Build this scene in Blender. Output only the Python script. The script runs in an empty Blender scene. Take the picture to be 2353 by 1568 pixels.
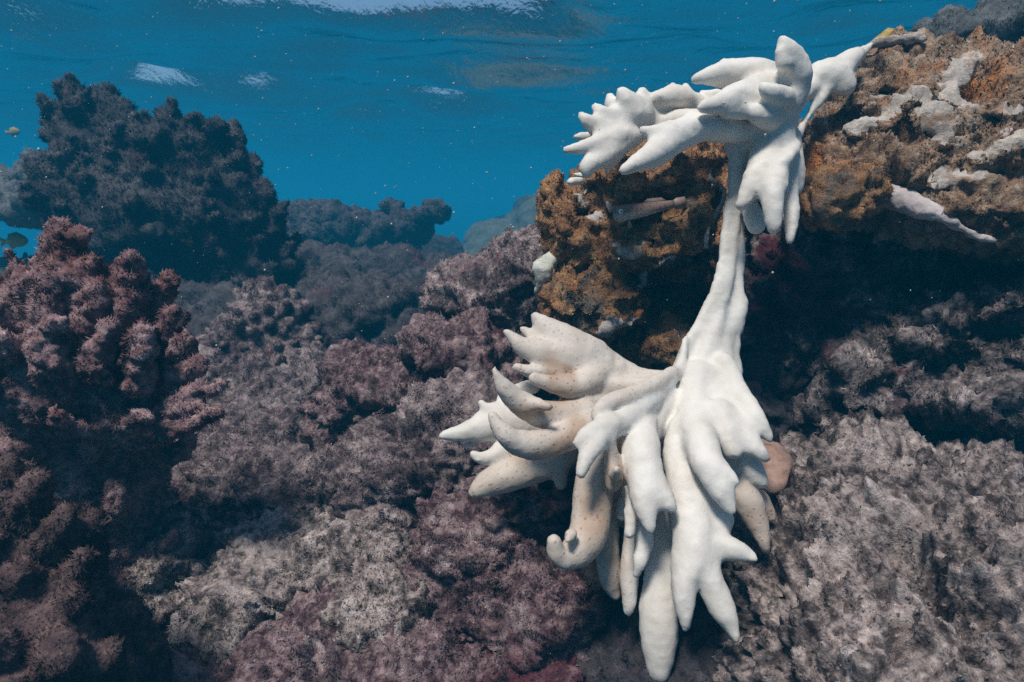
import bpy, math, random
import numpy as np
from mathutils import Vector

random.seed(7)
RNG = np.random.default_rng(11)
R = math.radians
scene = bpy.context.scene
C = scene.collection

# ------------------------------------------------------------------ camera
PITCH = R(12.0)
CAMZ = 0.90
FPX = 1176.5 / math.tan(R(39.0))            # focal length in units of the 2353 px wide picture
cam_d = bpy.data.cameras.new("camera")
cam = bpy.data.objects.new("camera", cam_d)
C.objects.link(cam)
cam.location = (0, 0, CAMZ)
cam.rotation_euler = (math.pi / 2 - PITCH, 0, 0)
cam_d.sensor_width = 36
cam_d.lens = 18 / math.tan(R(39.0))
cam_d.clip_start = 0.02
cam_d.clip_end = 500
cam_d.dof.use_dof = True
cam_d.dof.focus_distance = 0.86
cam_d.dof.aperture_fstop = 11.0
scene.camera = cam

# ------------------------------------------------------------------ light
SUN_DIR = Vector((-0.24, -0.38, 0.88)).normalized()       # towards the sun
elev = math.asin(SUN_DIR.z)
azim = math.atan2(SUN_DIR.x, SUN_DIR.y)
world = bpy.data.worlds.new("World")
scene.world = world
world.use_nodes = True
wn = world.node_tree
for n in list(wn.nodes):
    wn.nodes.remove(n)
sky = wn.nodes.new("ShaderNodeTexSky")
sky.sky_type = 'NISHITA'
sky.sun_disc = False
sky.sun_elevation = elev
sky.sun_rotation = azim
bg = wn.nodes.new("ShaderNodeBackground")
bg.inputs[1].default_value = 0.13
wo = wn.nodes.new("ShaderNodeOutputWorld")
wn.links.new(sky.outputs[0], bg.inputs[0])
wn.links.new(bg.outputs[0], wo.inputs[0])
sun_d = bpy.data.lights.new("sun", 'SUN')
sun_d.energy = 4.6
sun_d.angle = R(13)            # scattered by the water overhead
sun_d.color = (1.0, 0.93, 0.84)
sun = bpy.data.objects.new("sun", sun_d)
C.objects.link(sun)
sun.location = (-3, -3, 8)
sun.rotation_euler = (-SUN_DIR).to_track_quat('-Z', 'Y').to_euler()
scene.view_settings.view_transform = 'Standard'
scene.view_settings.look = 'None'
scene.view_settings.exposure = 0.0
scene.view_settings.gamma = 1.0
cy = scene.cycles
cy.use_denoising = False
cy.max_bounces = 8
cy.transparent_max_bounces = 8
cy.volume_bounces = 1
cy.diffuse_bounces = 3
cy.glossy_bounces = 3

# ------------------------------------------------------------------ picture coordinates -> places
CP, SP = math.cos(PITCH), math.sin(PITCH)


def P(x, y, d):
    """a point seen at (x, y) of the 2353 x 1568 picture, d metres in front of the lens"""
    cx = (x - 1176.5) / FPX * d
    cu = -(y - 784.0) / FPX * d
    return np.array([cx, d * CP + cu * SP, CAMZ - d * SP + cu * CP])


def px(r, d):
    return r * d / FPX


def crop(ox, oy, s):
    return lambda x, y: (ox + s * x, oy + s * y)


c1 = crop(1223.6, 47.06, 0.3602)
c2 = crop(941.2, 658.8, 0.3602)
c3 = crop(988.2, 988.2, 0.3697)
c4 = crop(1176.5, 376.5, 0.2702)

# ------------------------------------------------------------------ noise


def _h(ix, iy, iz, seed):
    h = (ix * 374761393 + iy * 668265263 + iz * 2147483647 + seed * 144665) & 0xFFFFFFFF
    h = ((h ^ (h >> 13)) * 1274126177) & 0xFFFFFFFF
    h = ((h ^ (h >> 16)) * 2246822519) & 0xFFFFFFFF
    return (h ^ (h >> 15)) & 0xFFFFFFFF


def vnoise(p, seed=0):
    p = np.asarray(p, dtype=np.float64) + 1000.0
    i = np.floor(p).astype(np.int64)
    f = p - i
    u = f * f * f * (f * (f * 6 - 15) + 10)
    out = np.zeros(len(p))
    for a in (0, 1):
        wx = u[:, 0] if a else 1 - u[:, 0]
        for b in (0, 1):
            wy = u[:, 1] if b else 1 - u[:, 1]
            for c in (0, 1):
                wz = u[:, 2] if c else 1 - u[:, 2]
                hh = _h(i[:, 0] + a, i[:, 1] + b, i[:, 2] + c, seed)
                gx = ((hh & 1023) / 511.5) - 1
                gy = (((hh >> 10) & 1023) / 511.5) - 1
                gz = (((hh >> 20) & 1023) / 511.5) - 1
                out += wx * wy * wz * (gx * (f[:, 0] - a) + gy * (f[:, 1] - b) + gz * (f[:, 2] - c))
    return out * 1.4


def fbm(p, octs=4, seed=0, gain=0.5):
    s, a, o = 0, 1.0, np.zeros(len(p))
    q = np.asarray(p)
    for k in range(octs):
        o += a * vnoise(q, seed + k * 17)
        a *= gain
        q = q * 2.03
    return o


def worley(p, seed=0):
    p = np.asarray(p) + 1000.0
    i = np.floor(p).astype(np.int64)
    best = np.full(len(p), 9.0)
    for a in (-1, 0, 1):
        for b in (-1, 0, 1):
            for c in (-1, 0, 1):
                j = i + (a, b, c)
                hh = _h(j[:, 0], j[:, 1], j[:, 2], seed)
                q = j + np.stack([(hh & 1023), (hh >> 10) & 1023, (hh >> 20) & 1023], 1) / 1023.0
                best = np.minimum(best, ((q - p) ** 2).sum(1))
    return np.sqrt(best)


# ------------------------------------------------------------------ distance fields -> meshes

def smin(a, b, k):
    if k <= 0:
        return np.minimum(a, b)
    h = np.maximum(k - np.abs(a - b), 0) / k
    return np.minimum(a, b) - h * h * k * 0.25


def spline(pts, n=4):
    """Catmull-Rom through points with radii: rows (x, y, z, r)"""
    p = np.array(pts, dtype=float)
    if len(p) < 3:
        return p
    e = np.vstack([2 * p[0] - p[1], p, 2 * p[-1] - p[-2]])
    out = []
    for i in range(1, len(e) - 2):
        for t in np.linspace(0, 1, n, endpoint=False):
            a, b, c_, d = e[i - 1], e[i], e[i + 1], e[i + 2]
            out.append(0.5 * ((2 * b) + (-a + c_) * t + (2 * a - 5 * b + 4 * c_ - d) * t * t + (-a + 3 * b - 3 * c_ + d) * t ** 3))
    out.append(p[-1])
    out = np.array(out)
    out[:, 3] = np.maximum(out[:, 3], p[:, 3].min() * 0.8)
    return out


class Field:
    def __init__(self, h):
        self.h = h
        self.margin = 0.0
        self.groups = []

    def chain(self, pts, n=4):
        return ('chain', spline(pts, n))

    def add(self, prims, k_in, k_out, lab=0):
        self.groups.append((prims, k_in, k_out, lab))

    @staticmethod
    def bounds(prim):
        if prim[0] == 'chain':
            q = prim[1]
            return (q[:, :3] - q[:, 3:]).min(0), (q[:, :3] + q[:, 3:]).max(0)
        c, r = np.array(prim[1]), np.array(prim[2])
        m = r.max() if len(prim) > 3 else r
        return c - m, c + m

    def build(self, clip=None):
        h = self.h
        los, his = zip(*[self.bounds(p) for g in self.groups for p in g[0]])
        pad = max(g[1] for g in self.groups) + max(g[2] for g in self.groups) + 3 * h
        lo, hi = np.min(los, 0) - pad, np.max(his, 0) + pad
        if clip is not None:
            lo = np.maximum(lo, clip[0])
            hi = np.minimum(hi, clip[1])
        n = np.ceil((hi - lo) / h).astype(int) + 1
        ax = [lo[i] + h * np.arange(n[i]) for i in range(3)]
        D = np.full(n, 10.0, np.float32)
        L = np.zeros(n, np.int16)

        def rng_(a, b):
            i0 = np.clip(np.floor((a - lo) / h).astype(int), 0, n)
            i1 = np.clip(np.ceil((b - lo) / h).astype(int) + 1, 0, n)
            return tuple(slice(i0[i], i1[i]) for i in range(3))
        for prims, ki, ko, lab in self.groups:
            bs = [self.bounds(p) for p in prims]
            glo = np.min([b[0] for b in bs], 0) - ki - ko - 2 * h
            ghi = np.max([b[1] for b in bs], 0) + ki + ko + 2 * h
            S = rng_(glo, ghi)
            G = np.full([s.stop - s.start for s in S], 10.0, np.float32)
            if G.size == 0:
                continue
            for pr, b in zip(prims, bs):
                T = rng_(b[0] - ki - ko - 2 * h, b[1] + ki + ko + 2 * h)
                X, Y, Z = np.meshgrid(ax[0][T[0]], ax[1][T[1]], ax[2][T[2]], indexing='ij')
                if X.size == 0:
                    continue
                if pr[0] == 'chain':
                    q = pr[1]
                    d = np.full(X.shape, 10.0)
                    if len(q) == 1:
                        q = np.vstack([q, q + 1e-6])
                    for a, c_ in zip(q[:-1], q[1:]):
                        v = c_[:3] - a[:3]
                        vv = max((v * v).sum(), 1e-12)
                        t = np.clip(((X - a[0]) * v[0] + (Y - a[1]) * v[1] + (Z - a[2]) * v[2]) / vv, 0, 1)
                        dd = np.sqrt((X - a[0] - t * v[0]) ** 2 + (Y - a[1] - t * v[1]) ** 2 + (Z - a[2] - t * v[2]) ** 2) - (a[3] + t * (c_[3] - a[3]))
                        d = np.minimum(d, dd)
                else:
                    c_, r = pr[1], pr[2]
                    x, y, z = X - c_[0], Y - c_[1], Z - c_[2]
                    if len(pr) > 3:                     # rotation about the depth axis
                        ca, sa = math.cos(pr[3]), math.sin(pr[3])
                        x, z = ca * x + sa * z, -sa * x + ca * z
                    k0 = np.sqrt((x / r[0]) ** 2 + (y / r[1]) ** 2 + (z / r[2]) ** 2)
                    k1 = np.sqrt((x / r[0] ** 2) ** 2 + (y / r[1] ** 2) ** 2 + (z / r[2] ** 2) ** 2) + 1e-9
                    d = k0 * (k0 - 1) / k1
                    d = np.where(k0 < 1e-4, -min(r), d)
                U = tuple(slice(T[i].start - S[i].start, T[i].stop - S[i].start) for i in range(3))
                G[U] = smin(G[U], d.astype(np.float32), ki)
            near = G < D[S] - (self.margin if lab else 0.0)
            if ko >= 0:
                L[S] = np.where(near, lab, L[S])
                D[S] = smin(D[S], G, ko)
            else:                                        # negative: carve
                D[S] = -smin(-D[S], G, 0.01)
        return self.nets(D, L, lo, h)

    @staticmethod
    def nets(D, L, lo, h):
        # close the shape at the edge of the grid
        D[0], D[-1], D[:, 0], D[:, -1], D[:, :, 0], D[:, :, -1] = [1.0] * 6
        n = np.array(D.shape)
        inside = D < 0
        cs = np.zeros(n - 1, np.int8)
        for a in (0, 1):
            for b in (0, 1):
                for c_ in (0, 1):
                    cs += inside[a:n[0] - 1 + a, b:n[1] - 1 + b, c_:n[2] - 1 + c_]
        act = (cs > 0) & (cs < 8)
        idx = np.full(act.shape, -1, np.int64)
        cells = np.argwhere(act)
        idx[act] = np.arange(len(cells))
        acc = np.zeros((len(cells), 3))
        cnt = np.zeros(len(cells))
        corner = [(a, b, c_) for a in (0, 1) for b in (0, 1) for c_ in (0, 1)]
        for ca in corner:
            for axis in range(3):
                if ca[axis]:
                    continue
                cb = list(ca)
                cb[axis] = 1
                va = D[cells[:, 0] + ca[0], cells[:, 1] + ca[1], cells[:, 2] + ca[2]].astype(float)
                vb = D[cells[:, 0] + cb[0], cells[:, 1] + cb[1], cells[:, 2] + cb[2]].astype(float)
                m = (va < 0) != (vb < 0)
                t = np.where(m, va / np.where(m, va - vb, 1), 0)
                q = np.array(ca, float)[None] + np.zeros((len(cells), 3))
                q[:, axis] += t
                acc += q * m[:, None]
                cnt += m
        V = lo + h * (cells + acc / cnt[:, None])
        lab = L[cells[:, 0], cells[:, 1], cells[:, 2]]
        faces = []
        for axis in range(3):
            o1, o2 = [(1, 2), (2, 0), (0, 1)][axis]
            sl0 = [slice(1, -1)] * 3
            sl0[axis] = slice(0, -1)
            sl1 = list(sl0)
            sl1[axis] = slice(1, None)
            A, B = inside[tuple(sl0)], inside[tuple(sl1)]
            for flip in (False, True):
                e = np.argwhere((A & ~B) if not flip else (B & ~A))
                if len(e) == 0:
                    continue
                off = np.ones(3, int)
                off[axis] = 0
                e = e + off
                quad = []
                for d1, d2 in ((-1, -1), (0, -1), (0, 0), (-1, 0)):
                    q = e.copy()
                    q[:, o1] += d1
                    q[:, o2] += d2
                    quad.append(idx[q[:, 0], q[:, 1], q[:, 2]])
                F = np.stack(quad, 1)
                faces.append(F[:, ::-1] if flip else F)
        F = np.vstack(faces)
        F = F[(F >= 0).all(1)]
        return V, F, lab


def vnormals(V, F):
    a = V[F[:, 2]] - V[F[:, 0]]
    b = V[F[:, 3]] - V[F[:, 1]] if F.shape[1] == 4 else V[F[:, 1]] - V[F[:, 0]]
    fn = np.cross(a, b) if F.shape[1] == 4 else np.cross(b, a)
    N = np.zeros_like(V)
    for k in range(F.shape[1]):
        for c_ in range(3):
            N[:, c_] += np.bincount(F[:, k], weights=fn[:, c_], minlength=len(V))
    N /= np.linalg.norm(N, axis=1)[:, None] + 1e-12
    return N, np.linalg.norm(fn, axis=1) * 0.5


def smooth(V, F, it=2, lam=0.5):
    for _ in range(it):
        A = np.zeros_like(V)
        cnt = np.zeros(len(V))
        for k in range(4):
            i, j = F[:, k], F[:, (k + 1) % 4]
            for c_ in range(3):
                A[:, c_] += np.bincount(i, weights=V[j, c_], minlength=len(V)) + np.bincount(j, weights=V[i, c_], minlength=len(V))
            cnt += np.bincount(i, minlength=len(V)) + np.bincount(j, minlength=len(V))
        V = V + lam * (A / np.maximum(cnt, 1)[:, None] - V)
    return V


def mesh_np(name, V, F4, F3, N, tint, mat):
    me = bpy.data.meshes.new(name)
    n4, n3 = len(F4), len(F3)
    me.vertices.add(len(V))
    me.vertices.foreach_set('co', np.ascontiguousarray(V, np.float32).ravel())
    me.loops.add(4 * n4 + 3 * n3)
    li = np.concatenate([np.asarray(F4, np.int32).ravel(), np.asarray(F3, np.int32).ravel()]).astype(np.int32)
    me.loops.foreach_set('vertex_index', li)
    me.polygons.add(n4 + n3)
    st = np.concatenate([4 * np.arange(n4), 4 * n4 + 3 * np.arange(n3)]).astype(np.int32)
    me.polygons.foreach_set('loop_start', st)
    me.polygons.foreach_set('use_smooth', np.ones(n4 + n3, bool))
    me.update(calc_edges=True)
    for key, val in tint.items():
        at = me.attributes.new(key, 'FLOAT', 'POINT')
        at.data.foreach_set('value', np.asarray(val, np.float32))
    if N is not None:
        me.normals_split_custom_set_from_vertices(np.asarray(N, np.float32).tolist())
    me.materials.append(mat)
    return me


def tag(o, label=None, cat=None, group=None, kind=None):
    if label: o['label'] = label
    if cat: o['category'] = cat
    if group: o['group'] = group
    if kind: o['kind'] = kind
    return o


def link(name, me, parent=None, loc=(0, 0, 0)):
    o = bpy.data.objects.new(name, me)
    C.objects.link(o)
    o.location = loc
    if parent is not None:
        o.parent = parent
    return o


def empty(name, loc):
    o = bpy.data.objects.new(name, None)
    C.objects.link(o)
    o.empty_display_size = 0.05
    o.location = loc
    return o


BLADES = 0.75


def turf(V, F, N, area, n, length, width, up=0.3, seed=1, patch=9.0, thr=-0.25, jit=0.8):
    """n short algae filaments standing on the surface"""
    r = np.random.default_rng(seed)
    f = r.choice(len(F), n, p=area / area.sum())
    u, v = r.random(n)[:, None], r.random(n)[:, None]
    q = [V[F[f, k]] for k in range(4)]
    p = (1 - u) * (1 - v) * q[0] + u * (1 - v) * q[1] + u * v * q[2] + (1 - u) * v * q[3]
    nn = N[F[f, 0]]
    dens = fbm(p * patch, 2, seed + 3)
    keep = dens + r.normal(0, 0.18, n) > thr
    p, nn, dens = p[keep], nn[keep], dens[keep]
    m = len(p)
    sway = np.stack([vnoise(p * 25, seed + 5), vnoise(p * 25, seed + 6), vnoise(p * 25, seed + 7)], 1)
    d = nn + jit * r.normal(0, 0.6, (m, 3)) + sway * 1.2
    d[:, 2] += up
    d /= np.linalg.norm(d, axis=1)[:, None] + 1e-9
    s = np.cross(d, r.normal(0, 1, (m, 3)))
    s /= np.linalg.norm(s, axis=1)[:, None] + 1e-9
    L = (length * np.where(r.random(m) < 0.45, 0.35, 1.0) * (0.45 + 0.9 * r.random(m)) * np.clip(1 + dens, 0.4, 1.8))[:, None]
    W = (width * (0.6 + 0.8 * r.random(m)))[:, None]
    base = p - nn * length * 0.15
    s2 = np.cross(d, s)
    T = base + d * L
    ring = [base + (s * math.cos(a) + s2 * math.sin(a)) * W * 0.55 for a in (0, 2.094, 4.189)]
    VV = np.stack(ring + [T], 1).reshape(-1, 3)
    k4 = 4 * np.arange(m)[:, None, None]
    FF = (np.array([(0, 1, 3), (1, 2, 3), (2, 0, 3)])[None] + k4).reshape(-1, 3)
    out = [(q_ - base) / (W * 0.55) * 0.55 + nn * 0.8 for q_ in ring] + [nn + d * 0.4]
    NN = np.stack(out, 1).reshape(-1, 3)
    NN /= np.linalg.norm(NN, axis=1)[:, None] + 1e-9
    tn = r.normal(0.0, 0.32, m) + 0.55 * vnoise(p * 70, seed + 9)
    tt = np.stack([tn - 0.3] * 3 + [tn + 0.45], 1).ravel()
    return VV, FF, NN, tt


# ------------------------------------------------------------------ materials

def nodes(name):
    m = bpy.data.materials.new(name)
    m.use_nodes = True
    nt = m.node_tree
    for n in list(nt.nodes):
        nt.nodes.remove(n)
    return m, nt


def N_(nt, t, **kw):
    n = nt.nodes.new(t)
    for k, v in kw.items():
        if k.startswith('i_'):
            n.inputs[k[2:].replace('_', ' ')].default_value = v
        else:
            setattr(n, k, v)
    return n


def ramp(nt, stops, interp='LINEAR'):
    n = nt.nodes.new('ShaderNodeValToRGB')
    n.color_ramp.interpolation = interp
    e = n.color_ramp.elements
    while len(e) < len(stops):
        e.new(0.5)
    for k, (pos, col) in enumerate(stops):
        e[k].position = pos
        e[k].color = (*col, 1) if len(col) == 3 else col
    return n


def noise(nt, co, scale, detail=4, rough=0.6, dist=0.0):
    n = N_(nt, 'ShaderNodeTexNoise', i_Scale=scale, i_Detail=detail, i_Roughness=rough, i_Distortion=dist)
    nt.links.new(co, n.inputs['Vector'])
    return n.outputs['Fac']


def mixc(nt, fac, a, b, blend='MIX'):
    n = nt.nodes.new('ShaderNodeMix')
    n.data_type = 'RGBA'
    n.blend_type = blend
    for sock, val in ((n.inputs[0], fac), (n.inputs[6], a), (n.inputs[7], b)):
        if isinstance(val, (float, int)):
            sock.default_value = val
        elif isinstance(val, tuple):
            sock.default_value = (*val, 1) if len(val) == 3 else val
        else:
            nt.links.new(val, sock)
    return n.outputs[2]


def math_(nt, op, a, b=None, clamp=False):
    n = nt.nodes.new('ShaderNodeMath')
    n.operation = op
    n.use_clamp = clamp
    for i, v in enumerate((a, b)):
        if v is None:
            continue
        if isinstance(v, (float, int)):
            n.inputs[i].default_value = v
        else:
            nt.links.new(v, n.inputs[i])
    return n.outputs[0]


def reef_mat(name, stops, patch=None, scale=9.0, bump=0.6, bscale=160.0, rough=0.9, gain=0.9, patch_scale=5.0, patch_at=(0.56, 0.66), extra=()):
    """mottled crust: ramp over noise, patches of a second colour, light filament tips, fine bump"""
    m, nt = nodes(name)
    tc = nt.nodes.new('ShaderNodeTexCoord').outputs['Object']
    a = noise(nt, tc, scale, 6, 0.68, 0.6)
    b = noise(nt, tc, scale * 7, 5, 0.7)
    f = math_(nt, 'ADD', math_(nt, 'MULTIPLY', a, 0.5), math_(nt, 'MULTIPLY', b, 0.5))
    rp = ramp(nt, stops)
    nt.links.new(f, rp.inputs[0])
    col = rp.outputs[0]
    pats = ([(patch, patch_scale, patch_at)] if patch else []) + list(extra)
    for k, (pc, ps, pa) in enumerate(pats):
        mp = nt.nodes.new('ShaderNodeMapping')
        mp.inputs['Location'].default_value = (3.1 + 2 * k, 7.7 - k, 1.3)
        nt.links.new(tc, mp.inputs[0])
        pn = noise(nt, mp.outputs[0], ps, 5, 0.65, 0.5)
        pr = ramp(nt, [(pa[0], (0, 0, 0)), (pa[1], (1, 1, 1))])
        nt.links.new(pn, pr.inputs[0])
        col = mixc(nt, pr.outputs[0], col, pc)
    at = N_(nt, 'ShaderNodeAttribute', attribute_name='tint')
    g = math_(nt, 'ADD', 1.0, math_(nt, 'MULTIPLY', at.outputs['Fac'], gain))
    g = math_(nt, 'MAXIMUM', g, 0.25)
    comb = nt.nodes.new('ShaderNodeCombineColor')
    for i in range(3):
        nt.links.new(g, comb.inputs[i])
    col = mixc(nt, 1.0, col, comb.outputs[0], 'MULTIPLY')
    bs = N_(nt, 'ShaderNodeBsdfPrincipled', i_Roughness=rough)
    bs.inputs['Specular IOR Level'].default_value = 0.15
    nt.links.new(col, bs.inputs['Base Color'])
    bn = noise(nt, tc, bscale, 5, 0.7)
    bp = N_(nt, 'ShaderNodeBump', i_Strength=bump, i_Distance=0.012)
    nt.links.new(bn, bp.inputs['Height'])
    nt.links.new(bp.outputs[0], bs.inputs['Normal'])
    out = nt.nodes.new('ShaderNodeOutputMaterial')
    nt.links.new(bs.outputs[0], out.inputs[0])
    return m


M = {}
M['turf'] = reef_mat('grey_mauve_turf', [(0.36, (0.0202, 0.0152, 0.0191)), (0.46, (0.0864, 0.0636, 0.0698)), (0.55, (0.2580, 0.2053, 0.2086)), (0.65, (0.4792, 0.4114, 0.4042))],
                     (0.13, 0.035, 0.06), 9, patch_at=(0.58, 0.68))
M['turf_red'] = reef_mat('maroon_turf', [(0.36, (0.0198, 0.0113, 0.0160)), (0.46, (0.0811, 0.0466, 0.0550)), (0.55, (0.2529, 0.1806, 0.1875)), (0.65, (0.4696, 0.3884, 0.3908))],
                         (0.12, 0.03, 0.045), 11, patch_at=(0.56, 0.7))
M['turf_pale'] = reef_mat('pale_beige_turf', [(0.39, (0.0224, 0.0185, 0.0199)), (0.46, (0.0957, 0.0774, 0.0764)), (0.53, (0.2941, 0.2456, 0.2338)), (0.62, (0.5064, 0.4478, 0.4336))],
                          (0.16, 0.07, 0.08), 12, patch_at=(0.62, 0.72), bscale=120)
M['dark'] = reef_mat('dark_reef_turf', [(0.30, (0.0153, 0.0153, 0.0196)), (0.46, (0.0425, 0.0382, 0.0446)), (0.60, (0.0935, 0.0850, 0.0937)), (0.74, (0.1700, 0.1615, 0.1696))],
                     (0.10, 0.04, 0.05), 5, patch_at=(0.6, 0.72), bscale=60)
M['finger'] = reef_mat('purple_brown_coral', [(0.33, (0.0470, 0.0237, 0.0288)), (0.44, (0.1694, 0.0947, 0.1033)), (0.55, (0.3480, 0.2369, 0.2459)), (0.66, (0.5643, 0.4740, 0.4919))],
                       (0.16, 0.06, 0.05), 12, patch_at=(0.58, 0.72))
M['finger_corner_dark'] = reef_mat('corner_darkened_coral', [(0.33, (0.0203, 0.0121, 0.0149)), (0.45, (0.0675, 0.0432, 0.0459)), (0.56, (0.1485, 0.1013, 0.1013)), (0.68, (0.2700, 0.2025, 0.1958))], None, 12)  # finger coral ramp lowered: the dark frame corner is put into the colour
M['blue_coral'] = reef_mat('blue_grey_coral', [(0.30, (0.05, 0.055, 0.065)), (0.5, (0.13, 0.14, 0.15)), (0.72, (0.26, 0.27, 0.28))], None, 10)
M['far'] = reef_mat('green_grey_coral', [(0.30, (0.05, 0.056, 0.046)), (0.5, (0.10, 0.108, 0.085)), (0.72, (0.18, 0.18, 0.145))], None, 4, bscale=30)
M['orange'] = reef_mat('orange_crusted_rock', [(0.30, (0.0380, 0.0230, 0.0180)), (0.42, (0.1805, 0.0921, 0.0499)), (0.53, (0.4180, 0.2304, 0.1097)), (0.63, (0.5700, 0.3686, 0.2195)), (0.74, (0.6270, 0.5068, 0.4289))],
                       (0.13, 0.115, 0.10), 16, patch_scale=13, patch_at=(0.55, 0.66), bscale=150, bump=0.8,
                       extra=[((0.46, 0.16, 0.05), 11, (0.6, 0.7)), ((0.42, 0.33, 0.33), 14, (0.66, 0.72))])
M['ledge'] = reef_mat('brown_ledge_rock', [(0.34, (0.0470, 0.0283, 0.0208)), (0.43, (0.1723, 0.1050, 0.0665)), (0.53, (0.3290, 0.2342, 0.1663)), (0.62, (0.4386, 0.3715, 0.3077)), (0.72, (0.5170, 0.4926, 0.4658))],
                      (0.42, 0.18, 0.065), 14, patch_scale=7, patch_at=(0.54, 0.66), bscale=110, bump=0.8,
                      extra=[((0.30, 0.26, 0.22), 5, (0.54, 0.66)), ((0.60, 0.53, 0.52), 16, (0.64, 0.69))])
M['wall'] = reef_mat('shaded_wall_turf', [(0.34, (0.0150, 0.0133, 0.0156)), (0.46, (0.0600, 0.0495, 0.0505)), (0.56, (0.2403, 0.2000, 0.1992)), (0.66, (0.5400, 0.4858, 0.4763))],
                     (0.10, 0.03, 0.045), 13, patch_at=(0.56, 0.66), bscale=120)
M['sand'] = reef_mat('silty_seabed', [(0.32, (0.015, 0.016, 0.018)), (0.5, (0.045, 0.045, 0.048)), (0.70, (0.10, 0.10, 0.10))], None, 4, bscale=70)
M['pale'] = reef_mat('chalky_white_crust', [(0.3, (0.26, 0.23, 0.21)), (0.5, (0.44, 0.40, 0.385)), (0.7, (0.60, 0.56, 0.55))], None, 25, bscale=220, bump=0.35)
M['crest'] = reef_mat('weathered_crest', [(0.34, (0.20, 0.16, 0.13)), (0.45, (0.38, 0.34, 0.30)), (0.56, (0.52, 0.48, 0.45)), (0.68, (0.64, 0.61, 0.59))], (0.30, 0.20, 0.14), 20, patch_scale=22, patch_at=(0.53, 0.64), bscale=180, bump=0.6)
M['horn'] = reef_mat('pinkish_grey_sponge', [(0.3, (0.36, 0.32, 0.32)), (0.5, (0.47, 0.42, 0.42)), (0.7, (0.56, 0.52, 0.52))], None, 22, bscale=240, bump=0.3)
M['sponge'] = reef_mat('peach_sponge', [(0.3, (0.22, 0.13, 0.105)), (0.5, (0.36, 0.235, 0.19)), (0.75, (0.46, 0.35, 0.30))], None, 18, bscale=250, bump=0.25)
M['flap'] = reef_mat('cream_green_sponge', [(0.3, (0.36, 0.38, 0.33)), (0.5, (0.52, 0.53, 0.47)), (0.75, (0.62, 0.6, 0.54))], None, 20, bscale=200, bump=0.3)


def coral_mat():
    m, nt = nodes('bleached_coral_skin')
    tc = nt.nodes.new('ShaderNodeTexCoord').outputs['Object']
    tan = N_(nt, 'ShaderNodeAttribute', attribute_name='tan').outputs['Fac']
    n1 = noise(nt, tc, 18, 4, 0.6)
    base = ramp(nt, [(0.3, (0.60, 0.565, 0.515)), (0.6, (0.72, 0.70, 0.66))])
    nt.links.new(n1, base.inputs[0])
    st = math_(nt, 'MULTIPLY', tan, math_(nt, 'ADD', math_(nt, 'MULTIPLY', noise(nt, tc, 16, 3, 0.55), 1.3), 0.1), clamp=True)
    col = mixc(nt, st, base.outputs[0], (0.43, 0.325, 0.25))
    # polyp dots
    vo = N_(nt, 'ShaderNodeTexVoronoi', i_Scale=150.0)
    nt.links.new(tc, vo.inputs['Vector'])
    dot = ramp(nt, [(0.16, (1, 1, 1)), (0.30, (0, 0, 0))])
    nt.links.new(vo.outputs['Distance'], dot.inputs[0])
    on = math_(nt, 'MULTIPLY', dot.outputs[0], math_(nt, 'ADD', math_(nt, 'MULTIPLY', noise(nt, tc, 34, 3, 0.7), 4.0), -1.35), clamp=True)
    on = math_(nt, 'MULTIPLY', on, math_(nt, 'MULTIPLY', tan, 0.75), clamp=True)
    col = mixc(nt, on, col, (0.28, 0.15, 0.09))
    # sparse dark specks of silt
    v2 = N_(nt, 'ShaderNodeTexVoronoi', i_Scale=60.0)
    nt.links.new(tc, v2.inputs['Vector'])
    d2 = ramp(nt, [(0.03, (1, 1, 1)), (0.075, (0, 0, 0))])
    nt.links.new(v2.outputs['Distance'], d2.inputs[0])
    sp = math_(nt, 'MULTIPLY', d2.outputs[0], math_(nt, 'ADD', math_(nt, 'MULTIPLY', noise(nt, tc, 9, 2), 5.0), -2.5), clamp=True)
    col = mixc(nt, math_(nt, 'MULTIPLY', sp, 0.6), col, (0.22, 0.17, 0.12))
    bs = N_(nt, 'ShaderNodeBsdfPrincipled', i_Roughness=0.62)
    bs.inputs['Specular IOR Level'].default_value = 0.25
    nt.links.new(col, bs.inputs['Base Color'])
    h1 = noise(nt, tc, 420, 3, 0.6)
    h2 = math_(nt, 'MULTIPLY', dot.outputs[0], math_(nt, 'MULTIPLY', tan, 1.2))
    hh = math_(nt, 'ADD', math_(nt, 'MULTIPLY', h1, 0.06), math_(nt, 'ADD', math_(nt, 'MULTIPLY', h2, 0.8), math_(nt, 'MULTIPLY', noise(nt, tc, 60, 3, 0.55), 1.3)))
    bp = N_(nt, 'ShaderNodeBump', i_Strength=0.22, i_Distance=0.004)
    nt.links.new(hh, bp.inputs['Height'])
    nt.links.new(bp.outputs[0], bs.inputs['Normal'])
    out = nt.nodes.new('ShaderNodeOutputMaterial')
    nt.links.new(bs.outputs[0], out.inputs[0])
    return m


M['coral'] = coral_mat()


def plain(name, col, rough=0.5, spec=0.3, noise_amt=0.25, scale=60):
    m, nt = nodes(name)
    tc = nt.nodes.new('ShaderNodeTexCoord').outputs['Object']
    n = noise(nt, tc, scale, 3)
    c_ = mixc(nt, n, tuple(v * (1 - noise_amt) for v in col), tuple(min(1, v * (1 + noise_amt)) for v in col))
    bs = N_(nt, 'ShaderNodeBsdfPrincipled', i_Roughness=rough)
    bs.inputs['Specular IOR Level'].default_value = spec
    nt.links.new(c_, bs.inputs['Base Color'])
    out = nt.nodes.new('ShaderNodeOutputMaterial')
    nt.links.new(bs.outputs[0], out.inputs[0])
    return m


# ------------------------------------------------------------------ water: haze, surface, seabed
SURF = 2.15


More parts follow.
